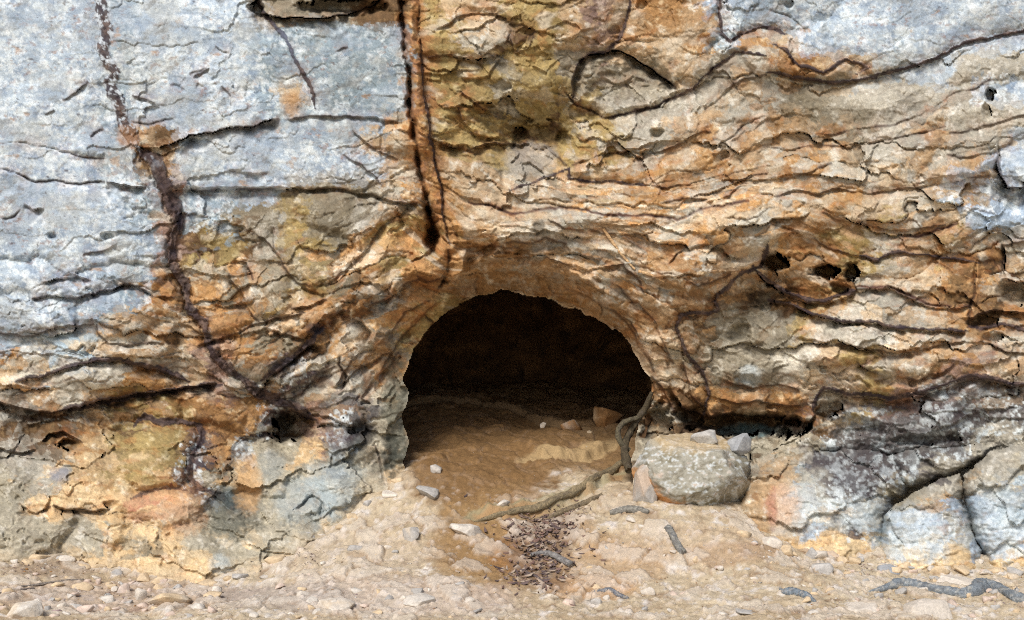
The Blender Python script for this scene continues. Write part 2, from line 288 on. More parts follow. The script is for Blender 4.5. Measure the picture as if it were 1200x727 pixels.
 ('L', 8, .05, [(655,332),(690,348),(715,362),(738,378),(752,398)]), ('L', 8, .04, [(690,322),(722,334),(748,356),(770,384),(782,410),(790,430)]), ('L', 6, .03, [(545,300),(575,288),(610,292),(640,304)]),
 ('L', 8, .05, [(440,452),(452,424),(466,402),(482,384),(500,366),(520,350)]), ('L', 8, .04, [(700,350),(722,366),(744,392),(756,414),(768,440)]), ('C', 4, .05, [(640,330),(648,344),(646,352)]), ('C', 4, .05, [(700,346),(706,362),(702,376)]), ('C', 4, .05, [(560,322),(556,336),(560,346)]), ('C', 4, .05, [(498,368),(508,378),(506,388)]),
 ('L', 9, .07, [(762,440),(776,452),(784,470),(792,486)]), ('L', 9, .06, [(800,420),(806,446),(812,466),(826,480)]), ('L', 8, .05, [(840,440),(860,452),(884,456),(910,450),(940,458)]), ('L', 8, .05, [(836,466),(860,472),(890,470),(920,476),(950,474)]),
 ('C', 4, .06, [(440,520),(447,545),(452,570)]), ('L', 8, .05, [(340,600),(365,580),(380,590),(376,610)]), ('L', 12, .10, [(296,14),(340,20),(380,21),(410,17),(438,6),(450,-6)]), ('C', 3, .03, [(0,258),(18,252),(25,244)]),
]
LINES = [l_ for l_ in LINES if not (min(p[0] for p in l_[3]) > 855 and min(p[1] for p in l_[3]) > 505) and not (min(p[0] for p in l_[3]) < 470 and min(p[1] for p in l_[3]) > (535 if l_[0] == 'C' else 605))]
# pockets and hollows: u, v, ru, rv, depth
POCKETS = [(609,158,7,9,.16),(650,160,26,14,.06),(660,160,7,9,.08),(625,140,60,26,.10),(908,308,13,10,.35),(905,325,8,12,.10),(968,319,17,8,.30),(998,319,8,9,.24),(985,340,9,6,.10),(1161,112,5,8,.12),(1157,132,5,9,.05),(770,155,7,7,.09),(848,181,5,5,.06),
 (866,391,13,10,.10),(885,410,16,8,.06),(845,400,14,10,.04),(876,450,14,10,.05),(1163,397,11,6,.08),(895,345,16,14,.12),(1190,345,22,14,.14),(1150,376,16,6,.08),(300,10,8,8,.15),(400,8,46,9,.18),(345,502,24,15,.30),(335,490,14,10,.10),
 (80,520,12,6,.14),(735,100,45,24,.06),(785,100,10,6,.06),(835,345,8,6,.06),(875,498,55,12,.30),(810,488,16,12,.22),(770,500,18,22,.35),(932,500,18,10,.2),(1118,512,9,5,.10),(970,482,14,10,.16),
 (60,277,5,5,.05),(125,277,7,4,.05),(130,590,8,4,.05),(720,36,6,5,.05),(752,5,6,6,.06),(925,5,4,6,.05),(1066,418,5,3,.03),(1068,452,4,4,.05),(630,268,6,8,.02),(420,508,14,12,.05),(506,278,8,22,.25),(502,314,20,18,-.08),(484,278,22,18,.10),(560,150,40,20,.06),(1000,500,30,12,.10),(1080,516,40,6,.08),(870,545,10,24,.12)]

# ------------------------------------------------------------------ cliff: the lattice of directions
def spaced(a, b, st, ext_a, ext_b):
    core = np.arange(a, b + .01, st); lo = []; hi = []; s = st; p = a
    while p > ext_a: s *= 1.22; p -= s; lo.append(p)
    s = st; p = core[-1]
    while p < ext_b: s *= 1.22; p += s; hi.append(p)
    return np.concatenate([lo[::-1], core, hi])
gu = spaced(-14, 1214, 1.2, -760, 1960); gv = spaced(-14, 742, 1.2, -620, 860)
U, V = np.meshgrid(gu, gv); NV, NU = U.shape
Uf = U.astype(np.float32); Vf = V.astype(np.float32)

# depth of the face (metres, + is away from the camera)
FD = [(-800,-600,.6),(-200,-50,.15),(200,-50,.12),(400,-50,.12),(480,-50,.15),(600,-50,-.02),(800,-50,-.05),(1000,-50,0),(1300,-50,.05),(200,-620,.8),(700,-620,.7),(1200,-620,.7),(2000,-600,.6),
 (60,80,.05),(200,80,0),(400,80,0),(485,80,.02),(560,80,-.1),(640,80,-.1),(730,80,.05),(850,80,-.08),(1000,80,-.05),(1200,80,-.02),(610,155,.13),(540,155,0),(680,155,.02),
 (60,190,.02),(330,190,0),(460,190,.04),(550,200,0),(620,195,.02),(760,190,-.08),(900,190,-.14),(1100,190,-.12),(60,270,0),(280,270,0),(400,270,-.06),(500,270,.1),(600,270,-.06),(720,270,-.12),(900,270,-.2),(1100,270,-.15),(1250,270,-.1),
 (60,350,-.02),(150,350,-.03),(270,350,.05),(380,350,-.05),(460,350,0),(790,350,-.1),(880,365,.2),(960,350,-.05),(1080,350,-.15),(1190,350,0),(60,420,0),(150,420,-.03),(280,420,.1),(380,420,.02),(440,420,.16),(468,432,.34),(482,392,.30),(446,384,.08),(518,350,.26),(768,432,.34),(800,404,.10),(738,368,.20),(470,350,.02),(690,340,.06),(830,420,.2),(900,420,.15),(1000,420,-.2),(1100,425,-.24),(1200,420,-.14),
 (40,485,.14),(150,485,.18),(250,485,.16),(100,440,-.06),(350,480,.3),(400,480,.1),(450,480,.2),(800,480,.3),(880,480,.35),(960,480,.16),(1050,488,.02),(1180,488,-.02),(340,515,.35),(410,515,.05),(460,515,.15),(40,512,.16),(140,508,.14),(225,512,.06),(30,540,-.2),(100,538,-.25),(190,538,-.26),(850,515,.5),(920,512,.38),(1000,512,.08),(1100,512,-.06),(1200,508,-.1),(1170,540,.1),(1000,545,.15),(1080,540,.12),
 (40,560,-.25),(180,560,-.3),(300,565,-.05),(390,565,-.12),(450,550,.03),(820,560,.35),(890,570,.25),(1000,580,.2),(1100,580,.15),(1190,580,.12),(60,620,-.38),(200,625,-.52),(300,620,-.35),(1060,640,.2),(1180,640,.15),(950,640,.2),(-700,300,.2),(-700,600,-.3),(1900,300,.1),(1900,600,-.4)]
JL = [(-300,655),(0,655),(70,655),(150,674),(240,690),(300,668),(350,640),(400,615),(440,590),(478,562),(745,590),(870,622),(930,645),(1030,662),(1100,668),(1200,672),(1500,672)]
ju = np.array([p[0] for p in JL], float); jv = np.array([p[1] for p in JL], float); jy = ray_ground(ju, jv)
for a_, b_, c_ in zip(ju, jv, jy):
    if 860 < a_ < 1400: c_ = .2
    FD += [(a_, b_, c_), (a_, b_ + 110, c_ + .04)]
FD = np.array(FD); ftps = TPS(FD[:, :2], FD[:, 2], 2e-5)
D = coarse(ftps, U, V, 8)

# wobble so that traced lines are not smooth curves
WU = Uf + 4.0 * fbm(Uf / 26, Vf / 26, 1, 3) + .9 * fbm(Uf / 6, Vf / 6, 5, 2)
WV = Vf + 4.0 * fbm(Uf / 26 + 40, Vf / 26, 11, 3) + .9 * fbm(Uf / 6, Vf / 6 + 30, 15, 2)
core_j = np.where((gv > -16) & (gv < 745))[0]; core_i = np.where((gu > -16) & (gu < 1216))[0]
def line_dist(pts, pad):
    P = np.array(pts, float)
    j0 = np.searchsorted(gv, P[:, 1].min() - pad); j1 = np.searchsorted(gv, P[:, 1].max() + pad)
    i0 = np.searchsorted(gu, P[:, 0].min() - pad); i1 = np.searchsorted(gu, P[:, 0].max() + pad)
    X = WU[j0:j1, i0:i1]; Y = WV[j0:j1, i0:i1]
    best = np.full(X.shape, 1e9, np.float32); sg = np.ones_like(best); tt = np.zeros_like(best)
    sl = np.concatenate([[0], np.cumsum(np.hypot(*np.diff(P, axis=0).T))]); 
    for k in range(len(P) - 1):
        ax, ay = P[k]; dx, dy = P[k + 1] - P[k]; l2 = dx * dx + dy * dy
        t = np.clip(((X - ax) * dx + (Y - ay) * dy) / l2, 0, 1)
        ex = X - ax - t * dx; ey = Y - ay - t * dy; d = ex * ex + ey * ey
        m = d < best
        best = np.where(m, d, best); sg = np.where(m, np.where(dx * ey - dy * ex >= 0, 1, -1), sg)
        tt = np.where(m, sl[k] + t * math.sqrt(l2), tt)
    return (slice(j0, j1), slice(i0, i1)), np.sqrt(best), sg, tt, sl[-1]

H = np.zeros_like(Uf)                  # relief, metres, + is into the rock
veinm = np.zeros_like(Uf); vein_id = np.full(U.shape, -1, np.int32); crackd = np.full(U.shape, 99, np.float32); lam = np.zeros_like(Uf)
vein_no = 0
jag = fbm(Uf / 7, Vf / 6, 73, 3, .6)
for kind, wd, dep, pts in LINES:
    if kind == 'L':
        up_right = pts[0][0] > 560 and pts[0][1] < 270 and dep < .07
        dep *= .85 if up_right else 1.3; wd *= .6 if up_right else 1.1
    if kind == 'C': dep *= 1.0 if pts[0][1] < 480 else .6
    s, d, sg, t, tot = line_dist(pts, wd * 6 + 12)
    fade = sstep(0, min(14, tot * .25), t) * sstep(0, min(14, tot * .25), tot - t)
    nz = .75 + .6 * fbm(Uf[s] / 18, Vf[s] / 18, 71, 2)
    if kind == 'V':
        d = np.maximum(0, d + (.07 * wd + .5) * jag[s] * 2.0)
        ww = wd * .52 * np.clip(nz + .15, .25, 1.6) * (.45 + .55 * fade)
        m = sstep(1.06, .92, d / ww)
        H[s] -= dep * .7 * m * (1 + .5 * jag[s])
        H[s] += dep * 1.5 * np.exp(-((d - ww * 1.2) / (ww * .3 + .8)) ** 2) * fade * np.where(sg > 0, 1, .3)
        veinm[s] = np.maximum(veinm[s], m)
        if wd >= 4: vein_id[s] = np.where(m > .5, vein_no, vein_id[s])
        vein_no += 1
        crackd[s] = np.minimum(crackd[s], np.where(fade > .05, d, 99))
    elif kind == 'C':
        H[s] += dep * np.exp(-(d / (wd * .55 * np.clip(nz, .4, 1.4))) ** 2) * fade * np.clip(nz, .3, 1.5)
        crackd[s] = np.minimum(crackd[s], np.where(fade > .05, d, 99))
    elif kind == 'L':
        L_ = wd * np.clip(nz, .5, 1.5)
        r = np.where(sg > 0, np.exp(-d / L_), 0) * sstep(0, 1.6, np.where(sg > 0, d, 0))
        lip = np.where(sg < 0, np.exp(-d / (L_ * 1.6)), np.exp(-d / 1.5)) * .22
        H[s] += dep * fade * np.clip(nz + .1, .3, 1.5) * (r - lip)
        crackd[s] = np.minimum(crackd[s], np.where(fade > .1, d, 99))
    else:
        H[s] += dep * np.exp(-(d / 1.6) ** 2) * fade
        lam[s] = np.maximum(lam[s], np.exp(-(d / (wd * .5)) ** 2) * fade)
        crackd[s] = np.minimum(crackd[s], np.where(fade > .1, d, 99))
jagw = fbm(Uf / 16, Vf / 13, 75, 3)
for pu, pv, ru, rv, dep in POCKETS:
    q = np.sqrt(((WU - pu) / ru) ** 2 + ((WV - pv) / rv) ** 2) * (1 + .45 * jagw) + .10 * jag
    H += dep * sstep(1.35, .55, q)

# ------------------------------------------------------------------ cliff: cut into blocks along the joints
SEEDS = [(60,90),(60,192),(90,270),(75,335),(120,365),(60,370),(60,415),(170,410),(120,445),(40,460),(220,430),(60,500),(150,475),(185,510),(220,80),(420,80),(330,185),(180,200),(280,260),(420,250),(270,340),(370,310),(450,290),(300,400),(400,360),(460,360),(340,440),(400,420),(440,400),(420,460),(280,470),
 (485,120),(513,250),(500,312),(375,6),(560,40),(550,80),(560,130),(545,200),(610,195),(640,30),(650,100),(730,100),(740,155),(780,40),(840,110),(700,200),(900,20),(900,50),(1050,40),(1000,125),(1150,80),(1150,130),(850,180),(960,185),(1050,180),(1130,200),(1190,195),
 (620,265),(720,235),(700,290),(600,310),(790,280),(850,270),(830,310),(950,240),(1050,250),(1160,250),(1190,305),(1060,325),(950,320),(1050,370),(930,385),(1040,400),(1165,345),(1165,392),(1165,425),(980,415),(1060,430),(1120,425),(880,380),(840,420),(900,440),(785,430),(740,350),(690,330),
 (1100,487),(1180,490),(1050,600),(20,550),(90,560),(180,545),(190,592),(120,630),(40,620),(170,640),(235,640),(255,540),(300,560),(285,600),(320,640),(385,570),(400,520),(445,560),(465,480),(860,500),(775,520)]
st = 3; cu = np.arange(-12, 1215, st); cv = np.arange(-12, 742, st)
jj = np.clip(np.searchsorted(gv, cv), 0, NV - 1); ii = np.clip(np.searchsorted(gu, cu), 0, NU - 1)
cost = (1 + 40 * np.exp(-(crackd[np.ix_(jj, ii)] / 2.6) ** 2) + 1.5 * (fbm(cu[None] / 20.0 + 0 * cv[:, None], cv[:, None] / 14.0 + 0 * cu[None], 601, 3) + .6)).tolist()
ny, nx = len(cv), len(cu); lab = [[-1] * nx for _ in range(ny)]; heap = []
for n_, (a_, b_) in enumerate(SEEDS): heapq.heappush(heap, (0.0, int((b_ + 12) / st), int((a_ + 12) / st), n_))
while heap:
    d_, y_, x_, n_ = heapq.heappop(heap)
    if lab[y_][x_] >= 0: continue
    lab[y_][x_] = n_
    for ay, ax, q in ((1, 0, 1.25), (-1, 0, 1.25), (0, 1, .8), (0, -1, .8)):
        yy, xx = y_ + ay, x_ + ax
        if 0 <= yy < ny and 0 <= xx < nx and lab[yy][xx] < 0: heapq.heappush(heap, (d_ + q * cost[yy][xx], yy, xx, n_))
lab = np.array(lab)
edge = np.zeros((ny, nx), bool); edge[1:] |= lab[1:] != lab[:-1]; edge[:, 1:] |= lab[:, 1:] != lab[:, :-1]
ed = np.where(edge, 0.0, 99.0)
for _ in range(26):
    for ax in (0, 1):
        for sh in (1, -1):
            r_ = np.roll(ed, sh, ax) + st; ed = np.minimum(ed, r_)
    for s1 in (1, -1):
        for s2 in (1, -1): ed = np.minimum(ed, np.roll(np.roll(ed, s1, 0), s2, 1) + st * 1.414)
AMP = np.array([(.10 if b_ > 525 else .075 if 230 < a_ < 530 and b_ > 230 else .02 if a_ < 470 and b_ < 300 else .07) for a_, b_ in SEEDS])
OFF = np.random.default_rng(77).uniform(-.05, .05, len(SEEDS)) * np.minimum(1, AMP / .045)
def cs(A):
    x = np.clip((U + 12 + 3 * w_a) / st, 0, nx - 1.001); y = np.clip((V + 12 + 3 * w_b) / st, 0, ny - 1.001); i_ = x.astype(int); j_ = y.astype(int); fx = x - i_; fy = y - j_
    return (A[j_, i_] * (1 - fx) + A[j_, i_ + 1] * fx) * (1 - fy) + (A[j_ + 1, i_] * (1 - fx) + A[j_ + 1, i_ + 1] * fx) * fy
w_a = fbm(Uf / 14, Vf / 12, 621, 3); w_b = fbm(Uf / 14 + 9, Vf / 12, 623, 3)
H += cs(AMP[lab] * (.5 - 1.0 * (1 - np.exp(-ed / (12 + 160 * AMP[lab])))) + OFF[lab] * sstep(0, 8, ed)).astype(np.float32)

s_, d_, sg_, t_, tot_ = line_dist([(480,-30),(482,40),(486,90),(491,130),(497,175),(504,215),(511,250),(517,285)], 60)
rib = np.zeros_like(Uf); rib[s_] = sstep(11.5, 8.0, d_ + 2.5 * jag[s_]) * sstep(0, 30, tot_ - t_)
H -= .055 * rib * (1 + .4 * jagw)
# strata coordinate, in pixels
SP = [(1000,95,95),(1200,37,95),(905,86,95),(860,62,95),(830,85,95),(795,112,95),(740,132,95),(1000,168,165),(1200,130,165),(900,175,165),(830,203,165),(760,218,165),(690,215,165),(560,232,240),(720,252,240),(793,258,240),(832,243,235),(1000,235,235),(1150,215,235),
 (1000,300,300),(1120,305,300),(1200,310,300),(930,270,300),(870,300,300),(780,312,300),(700,285,300),(620,283,300),(540,292,300),(1050,385,385),(1200,380,385),(930,360,385),(850,400,385),(790,385,385),(730,365,385),(640,325,385),(560,318,385),(1045,467,460),(1200,452,460),(880,470,460),(800,455,460),
 (50,0,0),(50,100,100),(50,200,200),(50,300,300),(50,400,400),(50,480,480),(50,600,600),(250,220,225),(400,222,225),(250,150,160),(450,140,160),(220,447,440),(300,452,430),(380,390,430),(480,325,420),(420,470,490),(465,420,490),(300,372,345),(380,312,345),(460,252,340),(240,300,290),(330,268,285),(420,242,275),(550,20,20),(550,90,90),(550,170,170),(700,0,10),(1000,0,10),(300,0,0),(200,600,600),(1100,600,600),(1100,700,700),(200,700,700)]
SP = np.array(SP, float); stps = TPS(SP[:, :2], SP[:, 2], 5e-4)
S = coarse(stps, U, V, 8).astype(np.float32)
def field(pts, lo=0, hi=1):
    P = np.array(pts, float)
    def f(a_, b_):
        n = 0; dsum = 0
        for x, y, v in P:
            wgt = 1 / (((a_ - x) ** 2 + (b_ - y) ** 2) / 3600 + .15) ** 1.5; n = n + wgt * v; dsum = dsum + wgt
        return n / dsum
    return np.clip(coarse(f, U, V, 10), lo, hi).astype(np.float32)
strW = field([(60,80,.03),(60,200,.03),(60,280,.04),(220,80,.04),(400,80,.03),(330,190,.06),(330,250,.3),(100,370,.7),(100,430,1),(200,430,.8),(380,300,.35),(280,380,.8),(400,400,.9),(460,350,.7),(550,60,.35),(560,130,.4),(640,60,.25),(560,220,.7),(720,100,.4),(750,160,.5),(800,40,.25),(1000,40,.05),(1150,30,.05),
 (1000,125,.35),(1150,110,.4),(860,150,.5),(850,230,1),(700,240,.9),(650,300,.9),(780,330,1),(1000,200,.8),(1100,250,.9),(950,300,.9),(1060,330,.7),(1060,410,1),(980,430,1),(860,390,.4),(1100,490,.3),(1180,490,.3),(1000,560,.25),(1100,600,.35),(150,560,.3),(60,500,1),(150,490,.9),(200,620,.3),(350,580,.3),(420,480,.5),(760,420,.8)])
facW = field([(60,80,.08),(60,180,.1),(60,280,.12),(220,80,.18),(160,130,.3),(420,80,.05),(330,190,.1),(300,260,.6),(100,380,.5),(100,440,.6),(380,320,1),(420,420,1),(560,60,.9),(580,120,1),(650,80,.8),(740,100,.9),(780,40,.5),(1000,30,.12),(1100,40,.12),(1000,130,.3),(860,150,.4),(700,240,.5),(850,300,.8),(1000,240,.6),(870,400,1.),(1000,430,.8),(1100,330,.5),(1100,490,1),(1000,560,.7),(1120,600,.7),(150,550,.35),(200,620,.7),(60,630,.8),(350,590,1),(420,500,1)])
w1 = fbm(Uf / 70, Vf / 70, 21, 4); w2 = fbm(Uf / 22, Vf / 22, 25, 3)
strat_line = np.zeros_like(Uf)
for sp, ln, amp, sd_ in ((26, 320, .016, 31), (9, 90, .0012, 43)):
    q = S / sp + .75 * w1 + .35 * w2 * (14 / sp) ** .5 + sd_; k = np.floor(q); f = q - k
    l_ = ln * (.5 + hash2(k, k * 0, sd_)); c = (Uf + 16 * w2) / l_ + hash2(k, k * 0 + 7, sd_) * 9
    m = np.floor(c); off = hash2(k, m, sd_ + 1) - .5
    on = sstep(-.2, .3, fbm(Uf / 90, Vf / 60, sd_ + 3, 2))
    gr = np.exp(-(np.minimum(f, 1 - f) * sp / 1.2) ** 2)
    H += strW * on * amp * (-.5 * f + off * .6 + .4 * gr)
    strat_line = np.maximum(strat_line, gr * on * strW * (sp > 10))
# plates that spall off along the beds: each has its own level, lean and tint
plW = np.clip(np.maximum(strW, .75 * facW), 0, 1) * (1 - .85 * sstep(490, 540, Vf)); plate_id = []; plate_edge = np.zeros_like(Uf)
iso = np.clip(facW - strW + .3, 0, 1)
SV = S + (Vf - S) * iso
for su, sv, amp, sd_, wa, wb_ in ((250, 46, .072, 231, 46, 6), (95, 24, .011, 237, 26, 8), (26, 10, .002, 243, 10, 6)):
    svv = sv
    x = (Uf + wa * w1 + wb_ * w2) / su; y = (SV + .6 * wa * fbm(Uf / 60, Vf / 45, sd_ + 5, 3) + .7 * wb_ * fbm(Uf / 15, Vf / 12, sd_ + 6, 3)) / svv
    f1, f2, vx, vy, idd = worley(x, y, sd_)
    on = sstep(-.3, .15, fbm(Uf / 75, Vf / 55, sd_ + 8, 2) + .12)
    lean = hash2((idd * 9973).astype(int), 0 * Uf, 3) - .5
    H += plW * amp * on * ((idd - .5) * .9 - vy * .55 + lean * vx * .8)
    e_ = (f2 - f1) * sv
    gr = np.exp(-(e_ / 1.7) ** 2) * on * sstep(-.3, .25, fbm(Uf / 30, Vf / 20, sd_ + 9, 2) + .02)
    H += plW * amp * .38 * gr
    plate_edge = np.maximum(plate_edge, gr * plW * (1 if su > 30 else .5)); plate_id.append((idd, on * np.maximum(plW, .55 * sstep(490, 540, Vf))))
for sz, amp, sd_ in ((85, .075, 61), (38, .030, 65)):
    x = (Uf + 9 * w2 * sz / 30 + 14 * w1) / sz; y = (S * .35 + Vf * .65 + 9 * w1) / (sz * .62)
    f1, f2, vx, vy, idd = worley(x, y, sd_)
    gx = (hash2((idd * 9973).astype(int), 0 * Uf, 3) - .5); gy = (hash2((idd * 7919).astype(int), 0 * Uf, 5) - .35)
    H += facW * amp * (gx * vx * 1.3 - gy * vy * 1.4 + (idd - .5) * .4)
# general roughness
rg = .2 + .8 * np.maximum(strW, facW)
H += .05 * fbm(Uf / 130, Vf / 110, 81, 3) + rg * .022 * fbm(Uf / 44, Vf / 32, 83, 2) + rg * .0018 * fbm(Uf / 9, Vf / 6, 87, 4, .6)
chip = fbm(Uf / 26, Vf / 20, 89, 3); H += rg * .006 * sstep(.12, .2, chip) + rg * .004 * sstep(.1, .16, fbm(Uf / 13, Vf / 9, 90, 3))
H += .0016 * fbm(Uf / 3.4, Vf / 3.0, 97, 2)
pit = worley(Uf / 17 + 2 * w2, Vf / 14, 95); pm = sstep(.32, .12, pit[0]) * (pit[4] > .74); H += .016 * pm * rg

# brow of the arch turning under into the cave
def poly_dist(P, X, Y):
    best = np.full(X.shape, 1e9)
    for k in range(len(P)):
        ax, ay = P[k]; dx, dy = P[(k + 1) % len(P)] - P[k]; l2 = dx * dx + dy * dy + 1e-9
        t = np.clip(((X - ax) * dx + (Y - ay) * dy) / l2, 0, 1)
        best = np.minimum(best, (X - ax - t * dx) ** 2 + (Y - ay - t * dy) ** 2)
    return np.sqrt(best)
def inside(P, X, Y):
    r = np.zeros(X.shape, bool)
    for k in range(len(P)):
        x1, y1 = P[k]; x2, y2 = P[(k + 1) % len(P)]
        if y1 == y2: continue
        c = ((y1 > Y) != (y2 > Y)) & (X < (x2 - x1) * (Y - y1) / (y2 - y1) + x1); r ^= c
    return r
# irregular mouth
hp = []
for k in range(len(HOLE) - 1):
    n_ = max(2, int(np.hypot(*(HOLE[k + 1] - HOLE[k])) / 3))
    for q in range(n_): hp.append(HOLE[k] + (HOLE[k + 1] - HOLE[k]) * q / n_)
hp.append(HOLE[-1]); hp = np.array(hp)
hp += np.stack([fbm(hp[:, 0] / 22, hp[:, 1] / 22, 201, 3), fbm(hp[:, 0] / 22, hp[:, 1] / 22, 205, 3)], -1) * 4.5
hp[:, 1] += 4.0 * (hash2(np.floor(hp[:, 0] / 19 + .8 * fbm(hp[:, 0] / 30, hp[:, 1] / 30, 209, 2)), 0 * hp[:, 0], 19) - .5) * (hp[:, 1] < 430)
win = (slice(np.searchsorted(gv, 180), len(gv)), slice(np.searchsorted(gu, 330), np.searchsorted(gu, 900)))
hd = poly_dist(hp, U[win], V[win]); hin = inside(hp, U[win], V[win])
brow = np.zeros_like(Uf); ho = np.where(hin, 0, hd)
wb = np.interp(U[win], [440, 500, 528, 548, 590, 640, 690, 730, 770, 860], [9, 9, 14, 48, 58, 46, 32, 20, 12, 10]) * (1 + .7 * fbm(U[win] / 30, V[win] / 30, 207, 3))
brow[win] = np.clip(1 - ho / wb, 0, 1) ** 1.15 * np.interp(U[win], [440, 520, 548, 640, 740, 800], [0, .02, .6, .52, .16, .05]) * (1 + .25 * fbm(U[win] / 34, V[win] / 20, 211, 3)) * sstep(640, 560, V[win])
brow *= sstep(300, 470, U) * 1.0
Y = D + H + brow
Y = Y.astype(np.float64)
PW = world(U, V, Y)
hole = np.zeros(U.shape, bool); hole[win] = hin & (hd > 1.0)

# ------------------------------------------------------------------ cliff: colours of the stone itself
# zones of stone, one row per 30 pixels of height, as (class, how many 30 pixel cells) from left to right
# 0 pale lichen 1 grey lichen 2 grey stone 3 orange 4 pale orange 5 brown 6 ochre 7 mauve 8 tan 9 black stained 10 slate 11 olive grey 12 pale grey 13 red
CM = [
 [(0,4),(1,1),(0,5),(2,4),(5,2),(3,1),(6,1),(4,2),(6,2),(4,1),(7,1),(4,1),(3,2),(4,1),(0,1),(1,2),(0,9)],
 [(0,4),(1,1),(0,5),(1,6),(3,1),(6,1),(12,2),(5,1),(6,1),(4,1),(7,1),(4,3),(3,1),(1,1),(3,1),(4,1),(0,9)],
 [(0,4),(1,1),(0,5),(1,6),(3,1),(6,2),(2,1),(6,2),(2,4),(4,1),(12,3),(3,2),(4,2),(1,1),(0,2),(12,3)],
 [(0,4),(1,1),(0,5),(1,1),(4,1),(0,1),(1,3),(3,1),(6,2),(2,1),(6,2),(2,4),(12,2),(4,1),(12,1),(2,3),(12,5),(1,1),(0,1)],
 [(0,4),(1,1),(0,5),(1,5),(4,1),(3,1),(6,4),(5,1),(6,1),(12,4),(4,1),(12,1),(3,1),(4,1),(2,3),(12,2),(4,1),(12,3)],
 [(0,4),(1,1),(4,1),(5,1),(0,7),(4,2),(3,1),(6,3),(5,2),(6,2),(12,2),(4,1),(3,1),(4,2),(12,1),(3,1),(4,1),(2,1),(12,2),(4,1),(12,3)],
 [(0,4),(1,1),(5,1),(4,1),(0,8),(4,1),(3,1),(4,2),(2,3),(4,2),(3,2),(4,1),(12,1),(3,1),(4,1),(3,1),(12,1),(2,1),(12,3),(4,1),(12,1),(4,1),(0,1)],
 [(0,5),(1,1),(7,1),(1,1),(0,1),(1,1),(0,1),(2,4),(12,1),(3,1),(4,3),(12,1),(4,2),(3,1),(12,1),(4,1),(3,1),(12,1),(4,3),(3,1),(12,2),(4,2),(12,1),(4,1),(0,2)],
 [(0,5),(1,1),(7,1),(1,2),(2,2),(6,1),(2,2),(12,1),(4,1),(5,1),(3,1),(4,3),(12,2),(4,2),(3,1),(12,1),(4,1),(3,1),(12,2),(4,1),(3,1),(4,2),(12,1),(4,2),(12,2)],
 [(0,6),(7,1),(5,1),(6,1),(5,1),(12,1),(6,1),(2,2),(3,1),(6,2),(3,2),(4,1),(12,2),(4,3),(3,1),(4,1),(3,2),(12,1),(4,1),(3,1),(4,2),(6,1),(4,2),(6,1),(4,1),(12,1)],
 [(0,5),(1,1),(7,1),(5,1),(6,1),(3,1),(12,1),(2,1),(6,1),(2,1),(3,1),(4,1),(3,3),(4,2),(12,2),(4,1),(12,1),(4,1),(3,1),(12,1),(4,2),(3,2),(6,2),(12,1),(4,2),(3,2),(12,1)],
 [(0,3),(1,3),(3,1),(5,1),(12,1),(2,1),(3,1),(2,1),(4,1),(3,1),(12,1),(4,1),(3,2),(4,6),(12,1),(4,2),(3,1),(5,1),(2,1),(5,1),(3,2),(12,1),(4,2),(3,1),(5,2),(4,1)],
 [(0,2),(1,2),(4,2),(3,1),(5,1),(3,2),(2,2),(3,1),(4,1),(12,1),(3,2),(6,5),(3,1),(4,2),(3,1),(4,1),(5,1),(2,3),(6,1),(12,4),(4,1),(3,1),(5,1),(3,1)],
 [(1,2),(12,5),(4,1),(7,1),(3,2),(2,1),(5,1),(3,1),(4,1),(2,1),(6,7),(3,2),(4,2),(2,4),(12,4),(4,1),(12,1),(4,1),(3,1),(12,1)],
 [(3,2),(12,3),(3,2),(4,1),(7,1),(12,2),(10,1),(12,2),(3,2),(6,8),(3,2),(4,2),(2,3),(12,1),(4,2),(6,1),(4,2),(5,1),(7,1),(4,1)],
 [(12,1),(4,1),(12,1),(4,1),(6,1),(4,1),(3,2),(7,1),(3,1),(10,1),(12,1),(4,1),(12,1),(3,1),(11,1),(5,9),(3,1),(5,2),(3,1),(4,1),(3,2),(12,1),(4,1),(6,1),(7,1),(9,4)],
 [(5,2),(3,2),(5,1),(6,2),(3,3),(10,1),(5,1),(7,1),(9,1),(11,2),(5,8),(11,2),(5,5),(7,1),(5,1),(9,7)],
 [(12,2),(8,2),(6,3),(10,1),(3,1),(9,1),(11,2),(8,1),(9,1),(11,2),(5,8),(11,8),(9,6),(12,2)],
 [(11,1),(12,1),(8,5),(10,1),(11,1),(8,1),(11,6),(8,2),(5,6),(11,5),(12,1),(4,1),(12,1),(9,4),(12,3),(11,1)],
 [(11,1),(8,4),(13,2),(8,1),(9,2),(11,6),(8,8),(11,5),(4,2),(1,1),(9,3),(11,1),(12,1),(4,1),(1,2)],
 [(11,4),(8,3),(11,9),(8,13),(4,2),(0,1),(12,1),(9,1),(11,2),(4,1),(0,1),(1,2)],
 [(11,2),(12,1),(11,1),(8,1),(2,1),(8,1),(11,6),(8,21),(1,1),(0,2),(12,1),(0,2)],
 [(8,40)]]
CM = [[k for k, n_ in row for _ in range(n_)] for row in CM]
assert all(len(row) == 40 for row in CM), [len(row) for row in CM]
